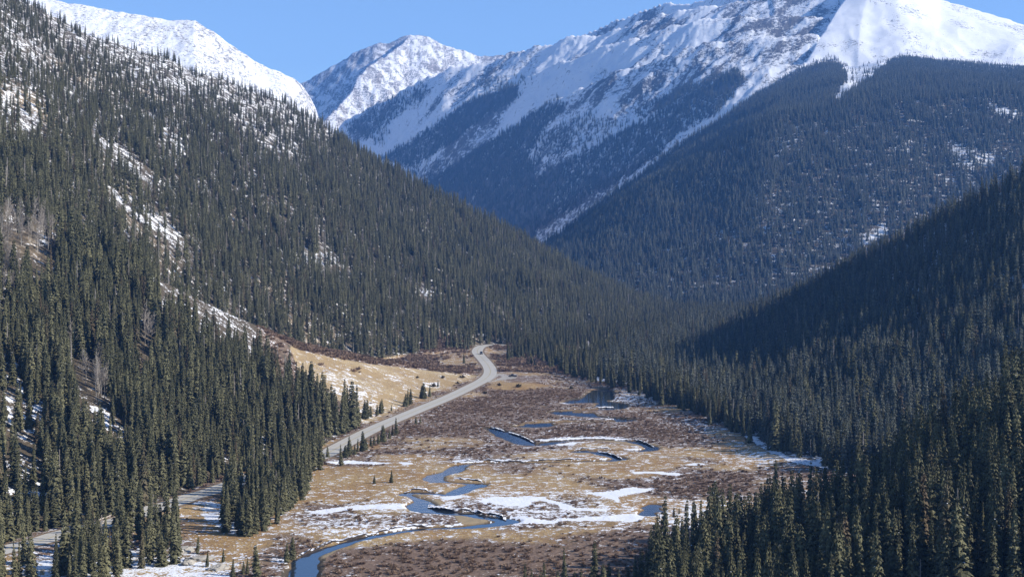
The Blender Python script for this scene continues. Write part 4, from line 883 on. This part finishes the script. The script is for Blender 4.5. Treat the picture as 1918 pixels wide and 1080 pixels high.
# ------------------------------------------------------------------ vehicles
def paint(name, col, rough=.35):
    m, nt, b = new_mat(name); nt.links.new(mix(nt, noise(nt, 2, 4), col, tuple(v * .8 for v in col)), b.inputs['Base Color']); b.inputs['Roughness'].default_value = rough; b.inputs['Specular IOR Level'].default_value = .5; return m
m_tyre = paint('tyre rubber', (.02, .02, .02), .9); m_rim = paint('alloy rim', (.4, .4, .42), .35); m_glass = paint('tinted glass', (.015, .018, .022), .08); m_lamp = paint('lamp lens', (.7, .7, .68), .15); m_red = paint('tail lamp', (.35, .02, .02), .2)
def car(name, label, cat, loc, rot, body_c, pickup=False):
    root = thing(name, label, cat, loc, rot); mp = paint(name + ' paint', body_c, .3)
    hw = .92
    prof = [(-2.35, .45), (-2.38, .80), (-2.25, 1.05), (-1.0, 1.08), (1.15, 1.08), (2.0, .98), (2.3, .85), (2.36, .50), (2.2, .32), (-2.2, .32)]
    bm = bmesh.new()
    l = [bm.verts.new((x_, -hw, z_)) for x_, z_ in prof]; r = [bm.verts.new((x_, hw, z_)) for x_, z_ in prof]; n = len(prof)
    bm.faces.new(l); bm.faces.new(r[::-1])
    for q in range(n): bm.faces.new((l[q], r[q], r[(q + 1) % n], l[(q + 1) % n]))
    bmesh.ops.recalc_face_normals(bm, faces=bm.faces); bmesh.ops.bevel(bm, geom=bm.edges[:], offset=.07, segments=2, affect='EDGES')
    me = bpy.data.meshes.new('body'); bm.to_mesh(me); bm.free(); me.materials.append(mp); link('body', me, root)
    x0, x1 = (-.35, 1.2) if pickup else (-2.2, 1.15)
    cab = [(x0, 1.06), (x0 + .12, 1.72), (x1 - .75, 1.76), (x1, 1.06)]
    bm = bmesh.new(); l = [bm.verts.new((x_, -hw * (.95 if z_ < 1.2 else .78), z_)) for x_, z_ in cab]; r = [bm.verts.new((x_, hw * (.95 if z_ < 1.2 else .78), z_)) for x_, z_ in cab]
    bm.faces.new(l); bm.faces.new(r[::-1])
    for q in range(4): bm.faces.new((l[q], r[q], r[(q + 1) % 4], l[(q + 1) % 4]))
    bmesh.ops.recalc_face_normals(bm, faces=bm.faces); bmesh.ops.bevel(bm, geom=bm.edges[:], offset=.06, segments=2, affect='EDGES')
    me = bpy.data.meshes.new('cab'); bm.to_mesh(me); bm.free(); me.materials.append(mp); link('cab', me, root)
    def quad(nm, pts, mat):
        mb = MB(); nrm = (Vector(pts[1]) - Vector(pts[0])).cross(Vector(pts[2]) - Vector(pts[0])).normalized() * .015
        mb.add([tuple(Vector(p) + nrm) for p in pts] + [tuple(Vector(p) - nrm) for p in pts], [(0, 1, 2, 3), (7, 6, 5, 4), (0, 4, 5, 1), (1, 5, 6, 2), (2, 6, 7, 3), (3, 7, 4, 0)]); link(nm, mb.mesh(nm, [mat]), root)
    def fr(t): return (x1 - .75 * t + .02, 1.06 + .70 * t + .02)
    a, c_ = fr(.12), fr(.9); quad('windscreen', [(a[0], -.78, a[1]), (a[0], .78, a[1]), (c_[0], .66, c_[1]), (c_[0], -.66, c_[1])], m_glass)
    quad('rear_window', [(x0 + .0, .74, 1.18), (x0 + .0, -.74, 1.18), (x0 + .10, -.66, 1.62), (x0 + .10, .66, 1.62)], m_glass)
    spans = [(x0 + .25, (x0 + x1) / 2 - .3), ((x0 + x1) / 2 - .2, x1 - .75)] if not pickup else [(x0 + .2, x1 - .75)]
    for s in (-1, 1):
        for a0, a1 in spans: quad('side_window', [(a0, s * .845, 1.16), (a1 + .35 * (a1 == x1 - .75), s * .845, 1.16), (a1, s * .745, 1.62), (a0 + .03, s * .745, 1.62)], m_glass)
        for wx in (-1.45, 1.45):
            bm = bmesh.new(); bmesh.ops.create_cone(bm, cap_ends=True, segments=20, radius1=.37, radius2=.37, depth=.25, matrix=Matrix.Translation((wx, s * .85, .37)) @ Matrix.Rotation(math.pi / 2, 4, 'X')); bmesh.ops.bevel(bm, geom=[e for e in bm.edges if abs(e.verts[0].co.y - e.verts[1].co.y) < .01], offset=.04, segments=2, affect='EDGES')
            me = bpy.data.meshes.new('wheel'); bm.to_mesh(me); bm.free(); me.materials.append(m_tyre); wo = link('wheel', me, root)
            bm = bmesh.new(); bmesh.ops.create_cone(bm, cap_ends=True, segments=16, radius1=.23, radius2=.2, depth=.04, matrix=Matrix.Translation((wx, s * .985, .37)) @ Matrix.Rotation(-s * math.pi / 2, 4, 'X')); me = bpy.data.meshes.new('rim'); bm.to_mesh(me); bm.free(); me.materials.append(m_rim); link('rim', me, wo)
        quad('headlight', [(2.31, s * .62 - .16, .72), (2.31, s * .62 + .16, .72), (2.27, s * .62 + .16, .87), (2.27, s * .62 - .16, .87)], m_lamp)
        quad('tail_light', [(-2.37, s * .74 + .1, .72), (-2.37, s * .74 - .1, .72), (-2.31, s * .74 - .1, .98), (-2.31, s * .74 + .1, .98)], m_red)
    return root
def rz_at(x, y): return float(rz[np.argmin(np.hypot(road_c[:, 0] - x, road_c[:, 1] - y))])
x, y = GR(898.5, 663, .9); qd = int(np.argmin(np.hypot(road_c[:, 0] - x, road_c[:, 1] - y))); tv = road_c[qd] - road_c[qd - 3]; tv /= np.hypot(*tv)
x, y = road_c[qd][0] + tv[1] * 1.8, road_c[qd][1] - tv[0] * 1.8
car('sport_utility_car', 'dark sport utility car driving on the road bend', 'car', (x, y, rz[qd] + .005), math.atan2(-tv[1], -tv[0]), (.03, .035, .045))
x, y = GR(960.5, 705.5, .9)
car('pickup_truck', 'dark pickup truck parked at the end of the gravel turnout', 'truck', (x, y, rzt - .02), math.radians(170), (.05, .05, .055), True)

# ------------------------------------------------------------------ air
m_hz = bpy.data.materials.new('thin blue air'); m_hz.use_nodes = True; nt = m_hz.node_tree
for n in list(nt.nodes):
    if n.type == 'BSDF_PRINCIPLED': nt.nodes.remove(n)
vol = N(nt, 'ShaderNodeVolumePrincipled'); vol.inputs['Color'].default_value = (.15, .40, 1, 1); vol.inputs['Density'].default_value = 9e-5; vol.inputs['Anisotropy'].default_value = .2
nt.links.new(vol.outputs[0], nt.nodes['Material Output'].inputs['Volume'])
zlo = float(ZZ.min()) - 1; zhi = float(ZZ.max()) + 30; X0, X1 = float(XX.min()) - 60, float(XX.max()) + 60; Y0, Y1 = -60., float(Yr[-1]) + 60
mb = MB(); mb.add([(X0, Y0, zlo), (X1, Y0, zlo), (X1, Y1, zlo), (X0, Y1, zlo), (X0, Y0, zhi), (X1, Y0, zhi), (X1, Y1, zhi), (X0, Y1, zhi)], [(3, 2, 1, 0), (4, 5, 6, 7), (0, 1, 5, 4), (1, 2, 6, 5), (2, 3, 7, 6), (3, 0, 4, 7)])
o = link('haze', mb.mesh('haze', [m_hz])); o['kind'] = 'stuff'

# ------------------------------------------------------------------ light, sky, camera
SUN_AZ, SUN_EL = math.radians(103), math.radians(28)      # azimuth from +Y toward +X
sd = Vector((math.sin(SUN_AZ) * math.cos(SUN_EL), math.cos(SUN_AZ) * math.cos(SUN_EL), math.sin(SUN_EL)))
sl = bpy.data.lights.new('sun', 'SUN'); sl.energy = 5.0; sl.angle = math.radians(.53); sl.color = (1, .94, .85)
so = bpy.data.objects.new('sun', sl); C.objects.link(so); so.rotation_euler = sd.to_track_quat('Z', 'Y').to_euler()
wd = bpy.data.worlds.new('World'); bpy.context.scene.world = wd; wd.use_nodes = True; nt = wd.node_tree
sky = nt.nodes.new('ShaderNodeTexSky'); sky.sky_type = 'NISHITA'; sky.sun_disc = False; sky.sun_elevation = SUN_EL; sky.sun_rotation = SUN_AZ; sky.altitude = 3000; sky.air_density = 1.0; sky.dust_density = .3; sky.ozone_density = 3.0
bg = nt.nodes['Background']; nt.links.new(sky.outputs[0], bg.inputs['Color']); bg.inputs['Strength'].default_value = .13
cam = bpy.data.cameras.new('camera'); cam.sensor_width = 36; cam.lens = F / 1918 * 36; cam.shift_y = -(540 - HY) / 1918; cam.clip_start = 1; cam.clip_end = 20000
co = bpy.data.objects.new('camera', cam); C.objects.link(co); co.location = (0, 0, H); co.rotation_euler = (math.pi / 2, 0, 0)
sc = bpy.context.scene; sc.camera = co
sc.view_settings.view_transform = 'Standard'; sc.view_settings.look = 'None'; sc.view_settings.exposure = .74; sc.view_settings.gamma = 1
sc.render.engine = 'CYCLES'; sc.cycles.use_denoising = True; sc.cycles.max_bounces = 6; sc.cycles.volume_bounces = 0; sc.cycles.transparent_max_bounces = 6; sc.cycles.volume_step_rate = 4
